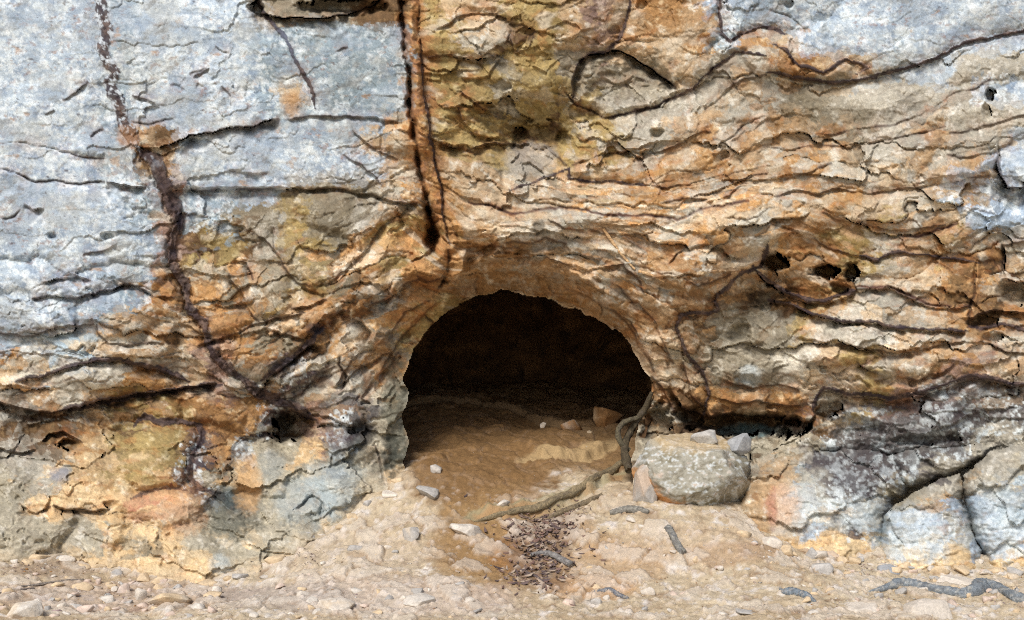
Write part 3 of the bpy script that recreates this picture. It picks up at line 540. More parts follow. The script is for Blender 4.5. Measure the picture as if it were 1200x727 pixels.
PAL = {  # main, second, accent (sRGB of the clean stone)
 'L': ((190,202,209), (152,168,184), (220,226,227)), 'l': ((158,174,182), (118,134,144), (210,219,220)), 'G': ((150,142,124), (116,106, 86), (184,178,162)),
 'O': ((184,144, 96), (140,104, 66), (206,182,144)), 'o': ((194,175,146), (166,136,100), (210,204,188)), 'B': ((112, 88, 60), ( 78, 62, 46), (146,120, 84)),
 'Y': ((168,148,100), (130,110, 68), (192,176,134)), 'P': ((152,128,112), (110, 90, 82), (184,162,146)), 'T': ((212,188,148), (188,156,112), (224,208,180)),
 'K': ((122,118,112), ( 74, 68, 70), (182,186,184)), 'S': (( 90, 82, 84), ( 62, 56, 60), (132,118,106)), 'M': ((178,170,150), (148,140,120), (198,192,176)),
 'W': ((188,182,166), (152,146,132), (206,202,190)), 'R': ((196,144,112), (160, 98, 84), (214,178,142))}
keys = list(PAL); pal = np.array([[lin(c) for c in PAL[k]] for k in keys])
cmi = np.array(CM)
def class_at(u, v):
    i = np.clip(np.floor(u / 30), 0, 39).astype(int); j = np.clip(np.floor(v / 30), 0, len(CM) - 1).astype(int)
    return cmi[j, i]
def stone_colour(Uc, Vc, Sc, plates=None, seed=400):
    n1 = fbm(Uc / 60, Vc / 60, seed, 4, .6); n1b = fbm(Uc / 60 + 31, Vc / 60, seed + 5, 4, .6)
    n2 = fbm(Uc / 17, Vc / 17, seed + 9, 4, .62); n2b = fbm(Uc / 17, Vc / 17 + 17, seed + 13, 4, .62)
    streak = fbm(Uc / 48, Sc / 7, seed + 17, 4, .6); fine = fbm(Uc / 5, Vc / 4, seed + 21, 3, .65)
    out = 0; tn = 0; pdu = 0; pdv = 0; br = 1
    for (idd, pw), r_ in zip(plates, (1.0, .6, .4)):
        ha = hash2((idd * 65521).astype(int), 0 * Uc, 11); hb = hash2((idd * 65521).astype(int), 0 * Uc, 13); hc = hash2((idd * 65521).astype(int), 0 * Uc, 17)
        pdu = pdu + (ha - .5) * 80 * r_ * pw; pdv = pdv + (hb - .5) * 80 * r_ * pw; tn = tn + (hc - .5) * 1.5 * r_ * pw; br = br * (1 + (ha - .5) * .46 * pw)
    for wgt, a1, a2, sx in ((.46, 26, 10, 0), (.34, -22, 18, 6), (.20, 16, -30, -8)):
        kk = class_at(Uc + a1 * n1 + a2 * n2 + sx + pdu, Vc + a1 * n1b + a2 * n2b - sx + pdv)
        t = np.clip(.45 + .9 * n2 * (1 if a1 > 0 else -1) + .6 * streak + tn, 0, 1)[..., None]
        p = pal[kk]
        c = p[..., 0, :] * (1 - t) + p[..., 1, :] * t
        t2 = (sstep(.12, .42, n2b + .25 * fine - .1 * streak) * .8)[..., None]
        out = out + wgt * (c * (1 - t2) + p[..., 2, :] * t2)
    out = out * (br * (1 + .2 * fine + .2 * n2))[..., None]
    return np.clip(out, .004, .9), n1, n2, streak, fine
C, n1, n2, streak, fine = stone_colour(Uf, Vf, S, plate_id)
def mixc(C, rgb, m): return C * (1 - m[..., None]) + lin(rgb) * m[..., None]
cls = class_at(Uf + 20 * n1, Vf + 20 * n2)
is_l = np.isin(cls, [keys.index(k) for k in ('L', 'l')]).astype(np.float32); is_k = np.isin(cls, [keys.index(k) for k in ('K', 'S')]).astype(np.float32); is_o = np.isin(cls, [keys.index(k) for k in ('O', 'o', 'Y', 'P', 'R', 'T')]).astype(np.float32)
# lichen rosettes: pale spots on grey and black stone
for sz, pr, sd_ in ((16, .72, 501), (9, .62, 503), (5, .55, 505)):
    wl = worley(Uf / sz + .5 * n2, Vf / sz + .4 * fine, sd_)
    spot = sstep(.44, .28, wl[0] + .25 * fine + .2 * n2) * (wl[4] > pr + .1)
    C = mixc(C, (214, 222, 222), spot * np.clip(.55 * is_l + .75 * is_k * sstep(-.15, .3, n1 + .2) , 0, .85))
C = mixc(C, (186, 194, 196), is_k * .6 * sstep(.12, .24, fbm(Uf / 16, Vf / 13, 541, 5, .75) + .25 * n1))
C = mixc(C, (150, 158, 160), is_k * .4 * sstep(.08, .3, fbm(Uf / 34, Vf / 26, 545, 5, .65)))
# grey patches in the lichen crust
C = mixc(C, (118, 136, 158), .6 * is_l * sstep(.06, .3, fbm(Uf / 24, Vf / 24, 511, 5, .7)))
C = mixc(C, (226, 232, 234), .5 * is_l * sstep(.08, .22, fbm(Uf / 15, Vf / 15, 512, 5, .7)))
C = mixc(C, (140, 154, 168), .65 * is_l * sstep(.0, .25, fbm(Uf / 85, Vf / 60, 513, 5, .65)))
C = mixc(C, (128, 142, 146), .55 * is_l * np.exp(-((Uf - 410) / 75) ** 2 - ((Vf - 75) / 75) ** 2) * sstep(-.2, .25, n2 + .15))
C = mixc(C, (140, 112, 100), .55 * is_l * sstep(.18, .36, fbm(Uf / 12 + Vf / 30, Vf / 8, 519, 4, .65)) * sstep(-.1, .3, fbm(Uf / 90, Vf / 90, 520, 2) + .1))
C = mixc(C, (168, 128, 86), .6 * is_l * sstep(.3, .5, fbm(Uf / 30, Vf / 18, 515, 5, .62)))
C = mixc(C, (70, 62, 66), .7 * is_l * sstep(.36, .46, fbm(Uf / 8, Vf / 6, 517, 3, .62)) * sstep(0, .3, n1 + .1))
C = mixc(C, (172, 170, 158), .35 * is_l * sstep(.02, .28, fbm(Uf / 75 + 5, Vf / 55, 527, 5, .62)))
C = mixc(C, (120, 118, 112), .5 * is_l * sstep(.2, .34, fbm(Uf / 40, Vf / 26 + Uf / 60, 529, 5, .68)))
# iron staining beside joints, dark lines along cracks and ledges, laminae picked out in purple-brown
rust = np.exp(-crackd / 9) * sstep(-.15, .35, n2 + .1)
C = mixc(C, (150, 88, 42), rust * (.25 + .2 * is_o))
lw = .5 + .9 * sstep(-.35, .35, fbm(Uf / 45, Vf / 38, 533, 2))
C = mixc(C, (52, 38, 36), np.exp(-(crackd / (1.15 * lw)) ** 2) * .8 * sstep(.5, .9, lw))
C = mixc(C, (88, 62, 54), np.clip(plate_edge, 0, 1) * .3 * sstep(-.35, .2, n1))
C = mixc(C, (168, 104, 54), sstep(.12, .4, fbm(Uf / 28, S / 12, 523, 4, .6)) * .3 * is_o)
C = mixc(C, (198, 190, 172), sstep(.18, .4, fbm(Uf / 44, S / 20, 525, 3, .5)) * .5 * is_o * sstep(500, 430, Vf))
C = mixc(C, (84, 56, 50), np.clip(lam, 0, 1) * .85)
C = mixc(C, (108, 66, 44), np.clip(strat_line, 0, 1) * .45 * sstep(-.3, .3, streak + .1))
thin = np.exp(-((np.mod(S / 19 + 1.3 * w1 + .5 * w2, 1) - .5) * 19 / .9) ** 2) * sstep(.0, .25, fbm(Uf / 80, Vf / 50, 521, 3)) * strW
C = mixc(C, (78, 54, 56), thin * .4)
C = mixc(C, (158, 110, 66), rib * .7 * sstep(-.3, .2, n2)); C = mixc(C, (96, 66, 52), rib * .5 * sstep(.05, .3, fine + n2))
ub = np.zeros_like(Uf); ub[win] = sstep(1.1, .7, ho / wb) * sstep(520, 560, U[win]) * sstep(760, 690, U[win])
C = mixc(C, (150, 112, 66), ub * .45 * sstep(-.4, .2, n2 + .1))
# highlights painted on raised edges, slight shade painted into hollows
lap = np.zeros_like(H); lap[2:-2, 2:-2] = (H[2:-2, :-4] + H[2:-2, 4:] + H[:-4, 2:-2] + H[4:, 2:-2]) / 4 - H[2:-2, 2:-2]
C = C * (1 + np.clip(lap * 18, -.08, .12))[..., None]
# dark stone of the veins
vc = mixc(np.broadcast_to(lin((64, 52, 52)), C.shape), (104, 86, 78), sstep(0, .4, n2 + fine * .4)); vc = mixc(vc, (54, 44, 52), sstep(.1, .4, -n2))
speck = sstep(.02, .16, fbm(Uf / 8, Vf / 11, 531, 4, .65)) * sstep(215, 130, Vf) * sstep(260, 200, Uf)
C = C * (1 - (veinm * .92)[..., None]) + vc * (veinm * .92)[..., None]
C = mixc(C, (196, 204, 210), speck * veinm * .9)
bl = np.exp(-((WU - 334) / 12) ** 2 - ((WV - 62) / 60) ** 2) * veinm
C = mixc(C, (104, 112, 130), bl * .8)
def blob(u, v, ru, rv, rgb, amt):
    global C
    q = ((WU - u) / ru) ** 2 + ((WV - v) / rv) ** 2
    C = mixc(C, rgb, amt * .9 * sstep(1.5, .1, q + 1.1 * n2 + .9 * n1 + .5 * fine))
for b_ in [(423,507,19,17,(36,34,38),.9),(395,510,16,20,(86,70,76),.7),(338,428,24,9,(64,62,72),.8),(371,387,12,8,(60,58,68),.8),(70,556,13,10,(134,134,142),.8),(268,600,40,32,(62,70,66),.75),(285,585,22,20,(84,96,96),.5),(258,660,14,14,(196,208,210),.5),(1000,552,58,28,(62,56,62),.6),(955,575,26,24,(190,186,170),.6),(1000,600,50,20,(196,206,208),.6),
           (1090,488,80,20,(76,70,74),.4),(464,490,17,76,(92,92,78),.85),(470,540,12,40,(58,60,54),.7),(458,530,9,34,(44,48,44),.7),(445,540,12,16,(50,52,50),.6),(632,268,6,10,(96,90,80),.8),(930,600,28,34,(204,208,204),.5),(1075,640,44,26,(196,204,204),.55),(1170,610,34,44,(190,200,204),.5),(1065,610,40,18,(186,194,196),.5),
           (395,570,36,32,(164,178,182),.6),(355,590,40,34,(158,172,176),.55),(410,535,26,16,(92,96,92),.6),(320,545,18,20,(150,160,160),.5),(290,570,16,34,(206,164,112),.7),(185,590,44,20,(198,158,124),.4),(172,606,26,7,(164,104,94),.35),(915,590,22,24,(200,158,122),.55),(905,595,7,22,(150,84,74),.5),(875,505,40,9,(86,140,150),.5),
           (150,160,14,12,(168,124,84),.6),(620,190,36,20,(166,160,150),.7),(850,166,15,13,(188,180,164),.9),(880,440,16,12,(186,196,198),.6),(340,122,13,14,(176,136,92),.8),(215,590,30,40,(206,150,104),.4)]:
    blob(*b_)
vj = np.interp(gu, ju, jv)[None, :] + 0 * V
C = mixc(C, (192, 176, 150), (sstep(-26, 6, V - vj + 26 * n1 + 14 * n2) * .65 * (Uf < 480)).astype(np.float32))
C = C * (1 + (1 - .55 * is_l) * (.2 * fbm(Uf / 2.6, Vf / 2.4, 551, 2) + .14 * noise(Uf / 5.5, Vf / 5, 553)))[..., None]
C = np.clip(C, .004, .88)

# ------------------------------------------------------------------ cliff: one mesh for each block and vein
NB = len(SEEDS)
fu = (U[:-1, :-1] + U[1:, 1:]) / 2; fv = (V[:-1, :-1] + V[1:, 1:]) / 2
fu = fu + 2.2 * fbm(fu / 9, fv / 9, 611, 2); fv_ = fv + 2.2 * fbm(fu / 9 + 7, fv / 9, 613, 2)
part = lab[np.clip(np.round((fv_ + 12) / st).astype(int), 0, ny - 1), np.clip(np.round((fu + 12) / st).astype(int), 0, nx - 1)]
vid = vein_id[:-1, :-1]; part = np.where(vid >= 0, NB + vid, part)
dead = hole[:-1, :-1] & hole[1:, 1:] & hole[1:, :-1] & hole[:-1, 1:]
part = np.where(dead, -1, part)
# normals of the whole face, so that the blocks meet without a seam
du = np.gradient(PW, axis=1); dv = np.gradient(PW, axis=0); NN = np.cross(du, dv); NN /= np.linalg.norm(NN, axis=-1, keepdims=True) + 1e-12
NN = np.where((NN[..., 1:2] > 0), -NN, NN)
idx = np.arange(NV * NU).reshape(NV, NU)
quad = np.stack([idx[:-1, :-1], idx[1:, :-1], idx[1:, 1:], idx[:-1, 1:]], -1).reshape(-1, 4)
pf = part.ravel(); order = np.argsort(pf, kind='stable'); bounds = np.searchsorted(pf[order], np.arange(0, pf.max() + 2))
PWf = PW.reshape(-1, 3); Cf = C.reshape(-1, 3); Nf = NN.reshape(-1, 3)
cliff = bpy.data.objects.new("cliff", None); col.objects.link(cliff); cliff.location = (0, 0, 0)
tag(cliff, "weathered orange and grey sandstone cliff with a low cave opening at its foot", "cliff", kind="structure")
for p in range(pf.max() + 1):
    q = quad[order[bounds[p]:bounds[p + 1]]]
    if len(q) < 6: continue
    un, inv = np.unique(q, return_inverse=True)
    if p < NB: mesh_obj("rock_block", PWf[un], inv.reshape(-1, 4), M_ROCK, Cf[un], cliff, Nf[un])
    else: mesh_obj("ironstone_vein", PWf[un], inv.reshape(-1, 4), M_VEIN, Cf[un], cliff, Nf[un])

# ------------------------------------------------------------------ blocks leaning at the foot of the cliff, right of the boulder
def foot_block(pts, y_low, y_top, label, seed, rnd=9.0, back=.26):
    P = np.array(pts, float); v1, v0 = P[:, 1].max(), P[:, 1].min()
    pu = np.arange(P[:, 0].min() - 2, P[:, 0].max() + 3, 1.3); pv = np.arange(v0 - 2, v1 + 3, 1.3); A, B = np.meshgrid(pu, pv)
    A2 = A + 5 * fbm(A / 24, B / 24, seed, 3) + 1.5 * fbm(A / 6, B / 6, seed + 2, 2); B2 = B + 5 * fbm(A / 24 + 9, B / 24, seed + 4, 3) + 1.5 * fbm(A / 6, B / 6 + 7, seed + 5, 2)
    ins = inside(P, A2, B2); dI = np.where(ins, poly_dist(P, A2, B2), 0); t = np.clip((v1 - B) / (v1 - v0), 0, 1)
    y = y_low + (y_top - y_low) * t ** 1.2 + back * np.exp(-dI / rnd) + .06 * np.exp(-dI / 34)
    f1, f2, vx, vy, idd = worley((A + 8 * fbm(A / 30, B / 30, seed + 6, 2)) / 58, B / 40 + .2 * fbm(A / 20, B / 20, seed + 7, 2), seed + 8)
    y = y + .05 * (idd - .5) + .07 * vx * (idd - .5) - .03 * vy + .05 * fbm(A / 40, B / 30, seed + 10, 4, .5) + .014 * fbm(A / 10, B / 8, seed + 12, 4, .55)
    y = y + .006 * (np.mod(B / 9 + 1.6 * fbm(A / 40, B / 30, seed + 14, 3), 1) - .5) + .012 * sstep(.1, .18, fbm(A / 20, B / 15, seed + 16, 3))
    W = world(A, B, y); i_ = np.clip(np.searchsorted(gu, A.ravel()), 1, NU - 1).reshape(A.shape); j_ = np.clip(np.searchsorted(gv, B.ravel()), 1, NV - 1).reshape(A.shape); cc_ = C[j_, i_]
    id_ = np.arange(A.size).reshape(A.shape); q = np.stack([id_[:-1, :-1], id_[1:, :-1], id_[1:, 1:], id_[:-1, 1:]], -1)
    ok = ins[:-1, :-1] & ins[1:, 1:] & ins[1:, :-1] & ins[:-1, 1:]
    un, inv = np.unique(q[ok], return_inverse=True)
    o = mesh_obj("rock_block", W.reshape(-1, 3)[un], inv.reshape(-1, 4), M_ROCK, cc_.reshape(-1, 3)[un], cliff); o["label"] = label
foot_block([(1044,534),(1060,524),(1085,518),(1115,513),(1150,514),(1166,524),(1156,538),(1130,552),(1090,566),(1066,572),(1050,560)], -.30, -.06, "grey wedge of rock lying on top of the leaning blocks", 1301, 5)
foot_block([(1128,556),(1146,540),(1162,528),(1190,520),(1230,516),(1330,520),(1420,600),(1420,700),(1290,720),(1150,720),(1152,650),(1138,618),(1130,585)], -.66, -.30, "big pale lichened block at the end of the cliff foot", 1321, 5)
foot_block([(866,660),(864,610),(872,574),(886,550),(906,538),(938,531),(978,527),(1014,526),(1046,532),(1066,548),(1070,572),(1050,592),(1040,620),(1040,690),(960,700),(880,690)], -.58, -.16, "rounded block with a black stain and an orange hollow beside the boulder", 1341, 13)
foot_block([(1031,640),(1034,606),(1050,590),(1074,574),(1102,562),(1126,553),(1130,588),(1138,620),(1153,644),(1156,720),(1080,725),(1032,715)], -.68, -.40, "low pale blue lichened block standing forward of the others", 1361, 5)

# ------------------------------------------------------------------ the cave behind the mouth
def sample(A, u, v):
    i = np.clip(np.searchsorted(gu, u), 1, NU - 1); j = np.clip(np.searchsorted(gv, v), 1, NV - 1); return A[j, i]
cen = np.array([618.0, 470.0]); out = hp - cen; out /= np.linalg.norm(out, axis=1, keepdims=True)
ye = np.array([sample(Y, *(p + o_ * 2)) for p, o_ in zip(hp, out)])
k5 = np.ones(7) / 7; ye = np.convolve(np.pad(ye, 3, mode='edge'), k5, mode='valid')
rings = [world(*(hp + out * 9).T, ye + .06), world(*(hp + out * 3).T, ye + .04), world(*(hp + out * .6).T, ye + .035)]
ctr = world(618, 470, 1.0); base = rings[-1]
steps = [(1.03, .06), (1.07, .14), (1.11, .24)] + [(1.14 + .1 * math.sin(t * 2.6), .35 + t * 1.9) for t in np.linspace(0, 1, 30)] + [(1.2 * math.cos(t * 1.56), 2.25 + .55 * math.sin(t * 1.57)) for t in np.linspace(.05, 1, 34)]
for s_, dy in steps:
    r = base.copy(); r[:, 0] = ctr[0] + (base[:, 0] - ctr[0]) * s_; r[:, 2] = ctr[2] + (base[:, 2] - ctr[2]) * (s_ if s_ < 1 else 1 + (s_ - 1) * .6) - .5 * max(0, 1 - s_)
    r[:, 1] = ye * max(0, 1 - dy / 1.5) + .45 * min(1, dy / 1.5) + dy
    rings.append(r)
RG = np.array(rings); nr, nc = RG.shape[:2]
ra = RG[..., 0] * 1.5 + RG[..., 1] * 1.1; rb = RG[..., 2] * 2.2 - RG[..., 1] * .9
ramp = np.clip((np.arange(nr) - 3) / 8, 0, 1)[:, None]
disp = ramp * (.22 * fbm(ra, rb, 701, 4) + .08 * np.abs(fbm(ra * 3, rb * 3.4, 705, 4)) + .03 * fbm(ra * 8, rb * 9, 709, 3))
toc = np.stack([ctr[0] - RG[..., 0], 0 * ra, ctr[2] - RG[..., 2]], -1); toc /= np.linalg.norm(toc, axis=-1, keepdims=True) + .2
RG = RG + toc * disp[..., None]; RG[..., 1] -= disp * .6
id2 = np.arange(nr * nc).reshape(nr, nc); q2 = np.stack([id2[:-1, :-1], id2[:-1, 1:], id2[1:, 1:], id2[1:, :-1]], -1).reshape(-1, 4)
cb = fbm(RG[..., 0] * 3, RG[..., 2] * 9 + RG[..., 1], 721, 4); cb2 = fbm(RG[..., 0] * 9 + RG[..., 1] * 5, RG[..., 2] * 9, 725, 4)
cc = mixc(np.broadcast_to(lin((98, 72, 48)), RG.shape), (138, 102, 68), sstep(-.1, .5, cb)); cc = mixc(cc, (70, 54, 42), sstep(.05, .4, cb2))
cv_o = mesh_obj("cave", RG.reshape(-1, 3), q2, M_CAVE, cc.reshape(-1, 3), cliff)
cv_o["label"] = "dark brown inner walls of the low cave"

# ------------------------------------------------------------------ the ground sheet
gx = spaced(-3.4, 3.4, .011, -90, 90); gy = spaced(-2.3, 2.9, .012, -110, 4)
GX, GY = np.meshgrid(gx, gy)
gx1 = GX.astype(np.float64); GZ = _exact(GX, GY)
dist = np.maximum(GY - CAM[1], .5); gpu = (GX / dist * F + CU).astype(np.float32); gpv = (CV + (CAM[2] - GZ) / dist * F).astype(np.float32)
fr = (GY > -3).astype(np.float32)
a1 = fbm(GX * 2.2, GY * 2.2, 801, 5, .6); a2 = fbm(GX * 9, GY * 9, 805, 4, .62); a3 = fbm(GX * 30, GY * 30, 809, 3, .6)
gc = mixc(np.broadcast_to(lin((204, 187, 158)), GX.shape + (3,)), (182, 162, 132), sstep(-.2, .4, a1)); gc = mixc(gc, (214, 206, 196), sstep(.05, .45, a2 - .3 * a1)); gc = mixc(gc, (160, 136, 110), sstep(.2, .5, -a2))
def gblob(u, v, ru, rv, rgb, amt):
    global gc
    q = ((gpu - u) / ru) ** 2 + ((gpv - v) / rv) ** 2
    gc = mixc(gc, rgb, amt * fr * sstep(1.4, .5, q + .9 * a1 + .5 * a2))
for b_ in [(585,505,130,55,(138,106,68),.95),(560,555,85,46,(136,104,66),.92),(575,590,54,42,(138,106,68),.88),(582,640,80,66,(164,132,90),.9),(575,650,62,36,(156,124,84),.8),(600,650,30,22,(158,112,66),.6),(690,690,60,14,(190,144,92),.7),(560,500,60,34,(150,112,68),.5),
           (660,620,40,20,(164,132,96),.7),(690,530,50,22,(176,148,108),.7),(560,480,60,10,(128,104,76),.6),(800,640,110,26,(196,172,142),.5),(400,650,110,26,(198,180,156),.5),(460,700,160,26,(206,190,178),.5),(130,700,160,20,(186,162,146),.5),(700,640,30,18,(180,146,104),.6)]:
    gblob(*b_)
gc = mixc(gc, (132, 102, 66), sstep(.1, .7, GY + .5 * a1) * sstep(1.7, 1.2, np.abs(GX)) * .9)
gblob(636, 640, 40, 54, (132, 110, 92), .6)
gblob(205, 668, 50, 10, (140, 118, 100), .6); gblob(60, 668, 60, 12, (150, 128, 110), .5); gblob(860, 650, 60, 14, (182, 150, 116), .5); gblob(980, 640, 40, 16, (178, 136, 96), .6); gblob(340, 700, 80, 16, (176, 166, 156), .5); gblob(720, 660, 70, 24, (184, 148, 108), .5)
gc = gc * .9 * (1 + .42 * a3 + .2 * a2 + .12 * a1)[..., None]
# small clods and grit pressed into the sand
wl = worley(GX * 16 + .5 * a2, GY * 16, 821); grit = sstep(.34, .12, wl[0]) * (wl[4] > .45); wl2 = worley(GX * 38, GY * 38, 825); grit2 = sstep(.36, .1, wl2[0]) * (wl2[4] > .5)
cavef = sstep(.2, -.3, GY)
fw = worley(GX * 5.2 + .5 * a1, GY * 6.5 + .5 * a2, 831); fwon = (hash2((fw[4] * 65521).astype(int), 0 * GX, 5) > .35) * sstep(-.25, .1, a1 + .1)
fe = sstep(.03, .10, fw[1] - fw[0] + .1 * a2); GZ = GZ + fr * fwon * fe * (.004 + .016 * fw[4] + .014 * (fw[4] - .5) * fw[2])
gc = mixc(gc, (212, 202, 188), fwon * fe * fr * cavef * .45 * (fw[4] > .4)); gc = mixc(gc, (150, 124, 98), fr * fwon * sstep(.16, .02, fw[1] - fw[0]) * .5)
fw2 = worley(GX * 14, GY * 17 + .5 * a2, 835); GZ = GZ + fr * .006 * sstep(.03, .12, fw2[1] - fw2[0]) * (fw2[4] - .2) * sstep(-.2, .2, a1 + .5 * a2)
GZ = GZ + fr * cavef * (.016 * grit * wl[4] + .007 * grit2)
gc = mixc(gc, (210, 196, 182), np.clip(grit * (wl[4] > .7) + .5 * grit2 * (wl2[4] > .8), 0, 1) * .55 * cavef * fr)
lb = np.full(GX.shape, -1)
for n_, (P, hgt, bk) in enumerate(GLEDGE[:3]):
    best = np.full(GX.shape, 9.0); sgn = np.ones(GX.shape); wx = GX + .05 * fbm(GX * 7, GY * 7, 351, 3); wy = GY + .05 * fbm(GX * 7 + 9, GY * 7, 353, 3)
    for k_ in range(len(P) - 1):
        dx, dy = P[k_ + 1] - P[k_]; t = np.clip(((wx - P[k_][0]) * dx + (wy - P[k_][1]) * dy) / (dx * dx + dy * dy), 0, 1)
        ex = wx - P[k_][0] - t * dx; ey = wy - P[k_][1] - t * dy; d = np.hypot(ex, ey); m = d < best; best = np.where(m, d, best); sgn = np.where(m, np.sign(dx * ey - dy * ex), sgn)
    sd2 = best * sgn; band = sstep(-.03, 0, sd2) * sstep(bk * .9, bk * .5, sd2)
    gc = mixc(gc, ((158, 150, 118), (186, 160, 118), (136, 112, 82))[n_], band * .75); gc = mixc(gc, (178, 128, 82), sstep(-.02, .0, sd2) * sstep(.07, .03, sd2) * .5 * sstep(-.1, .3, a1 + .1) * (n_ == 0))
    lb = np.where(band > .5, n_, lb)
gid = np.arange(GX.size).reshape(GX.shape); gq = np.stack([gid[:-1, :-1], gid[:-1, 1:], gid[1:, 1:], gid[1:, :-1]], -1).reshape(-1, 4)
GP = np.stack([GX, GY, GZ], -1); gn = np.cross(np.gradient(GP, axis=1), np.gradient(GP, axis=0)); gn /= np.linalg.norm(gn, axis=-1, keepdims=True) + 1e-12; gn = np.where(gn[..., 2:] < 0, -gn, gn)
GPf = GP.reshape(-1, 3); gcf = np.clip(gc, .01, .8).reshape(-1, 3); gnf = gn.reshape(-1, 3); lbf = lb[:-1, :-1].ravel()
def gpart(name, k_, parent=None):
    q = gq[lbf == k_]; un, inv = np.unique(q, return_inverse=True); return mesh_obj(name, GPf[un], inv.reshape(-1, 4), M_GROUND, gcf[un], parent, gnf[un])
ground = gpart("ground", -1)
tag(ground, "pale trodden sandy ground sloping up into the cave", "ground", kind="structure")
for k_, l_ in enumerate(("long broken rock ledge with orange flank crossing the cave entrance floor", "smooth tan rock ledge inside the cave", "low brown rock ledge across the back of the cave floor")):
    gpart("rock_ledge", k_, ground)["label"] = l_

# ------------------------------------------------------------------ stones, boulder, roots
def ico(sub):
    bm = bmesh.new(); bmesh.ops.create_icosphere(bm, subdivisions=sub, radius=1)
    Vv = np.array([v.co[:] for v in bm.verts]); Fc = np.array([[v.index for v in f.verts] for f in bm.faces]); bm.free()
    return Vv, Fc
ICO = {k: ico(k) for k in (1, 2, 3, 4, 6)}
GEO = {}
def stone_geo(seed, sub=3, planes=0, rough=.05, lo=.5):
    """an angular broken stone: the hull of a few points, its edges worn off"""
    key = (seed, sub)
    if key in GEO: return GEO[key]
    r = np.random.default_rng(seed); n_ = {1: 8, 2: 11, 3: 13}.get(sub, 16)
    P = r.normal(size=(n_, 3)); P /= (np.abs(P) ** 3.2).sum(1, keepdims=True) ** (1 / 3.2); P *= r.uniform(.78, 1.0, (n_, 1))
    bm = bmesh.new()
    for p in P: bm.verts.new(p)
    h = bmesh.ops.convex_hull(bm, input=bm.verts)
    bmesh.ops.delete(bm, geom=[g for g in h["geom_interior"] if isinstance(g, bmesh.types.BMVert)], context='VERTS')
    bmesh.ops.dissolve_limit(bm, angle_limit=.25, verts=bm.verts, edges=bm.edges)
    if sub >= 2: bmesh.ops.bevel(bm, geom=bm.edges[:], offset=.07, segments=2 if sub > 3 else 1, affect='EDGES', profile=.6)
    bmesh.ops.triangulate(bm, faces=bm.faces[:])
    if sub >= 3: bmesh.ops.subdivide_edges(bm, edges=[e_ for e_ in bm.edges if e_.calc_length() > .35], cuts=2 if sub > 3 else 1); bmesh.ops.triangulate(bm, faces=bm.faces[:])
    bm.verts.index_update()
    Vv = np.array([v.co[:] for v in bm.verts]); Fc = np.array([[v.index for v in f.verts] for f in bm.faces]); bm.free()
    if sub >= 3: Vv = Vv * (1 + .07 * fbm(Vv[:, 0] * 2.3 + seed % 97, Vv[:, 1] * 2.3 + Vv[:, 2] * 1.9, seed % 89, 3))[:, None]
    GEO[key] = (Vv, Fc); return GEO[key]
SCOL = {'pale': (206, 196, 182), 'tan': (204, 182, 150), 'grey': (178, 174, 168), 'pink': (204, 184, 168), 'white': (206, 198, 186), 'slate': (158, 160, 162), 'purple': (150, 130, 130), 'brown': (150, 112, 72), 'moss': (148, 138, 104), 'ochre': (190, 138, 72)}
def colour_var(P, rgb, seed, alt=None, amt=.5):
    n = fbm(P[:, 0] * 22 + seed, P[:, 2] * 22 + P[:, 1] * 15, 900 + seed % 50, 4, .6)
    c = np.broadcast_to(lin(rgb), P.shape) * (1 + .5 * n)[:, None]
    if alt is not None:
        m = sstep(.0, .3, fbm(P[:, 0] * 9 + seed, P[:, 2] * 9 - P[:, 1] * 7, 950 + seed % 50, 4, .6)) * amt; c = c * (1 - m[:, None]) + lin(alt) * m[:, None]
    return np.clip(c, .01, .85)
def place_stone(name, u, v, wpx, hpx, tone, seed, label, cat="stone", group=None, sink=.3, alt=None, sub=3, rot=None, y=None, deep=.8, lo=.5, lift=0.0):
    """(u, v) is the foot of the stone; its distance is where that foot meets the ground"""
    yy = float(ray_ground(u, v)[0]) if y is None else y
    d = yy - CAM[1]; sx = wpx / F * d / 2 * 1.12; sz = hpx / F * d / 2 * 1.2; sy = sx * deep
    G_, Fc = stone_geo(seed, sub, lo=lo); r = np.random.default_rng(seed + 5); t = r.uniform(-.4, .4) if rot is None else rot
    P = G_ * [sx, sy, sz]; c_, s_ = math.cos(t), math.sin(t); tl = r.uniform(-.15, .15)
    P = np.stack([P[:, 0] * c_ - P[:, 2] * s_ * 0 - P[:, 1] * s_, P[:, 0] * s_ + P[:, 1] * c_, P[:, 2] + P[:, 0] * tl], -1)
    base_ = world(u, v, yy + sy * .75); zg = float(ground_z(base_[0], base_[1])) if y is None else world(u, v, yy)[2]
    off = np.array([base_[0], base_[1], zg + sz * (1 - 2 * sink * .5) - sz * sink + lift])
    o = mesh_obj(name, P, Fc, M_STONE, colour_var(P + off, SCOL[tone], seed, alt), smooth=False)
    o.location = off.tolist()
    return tag(o, label, cat, group)

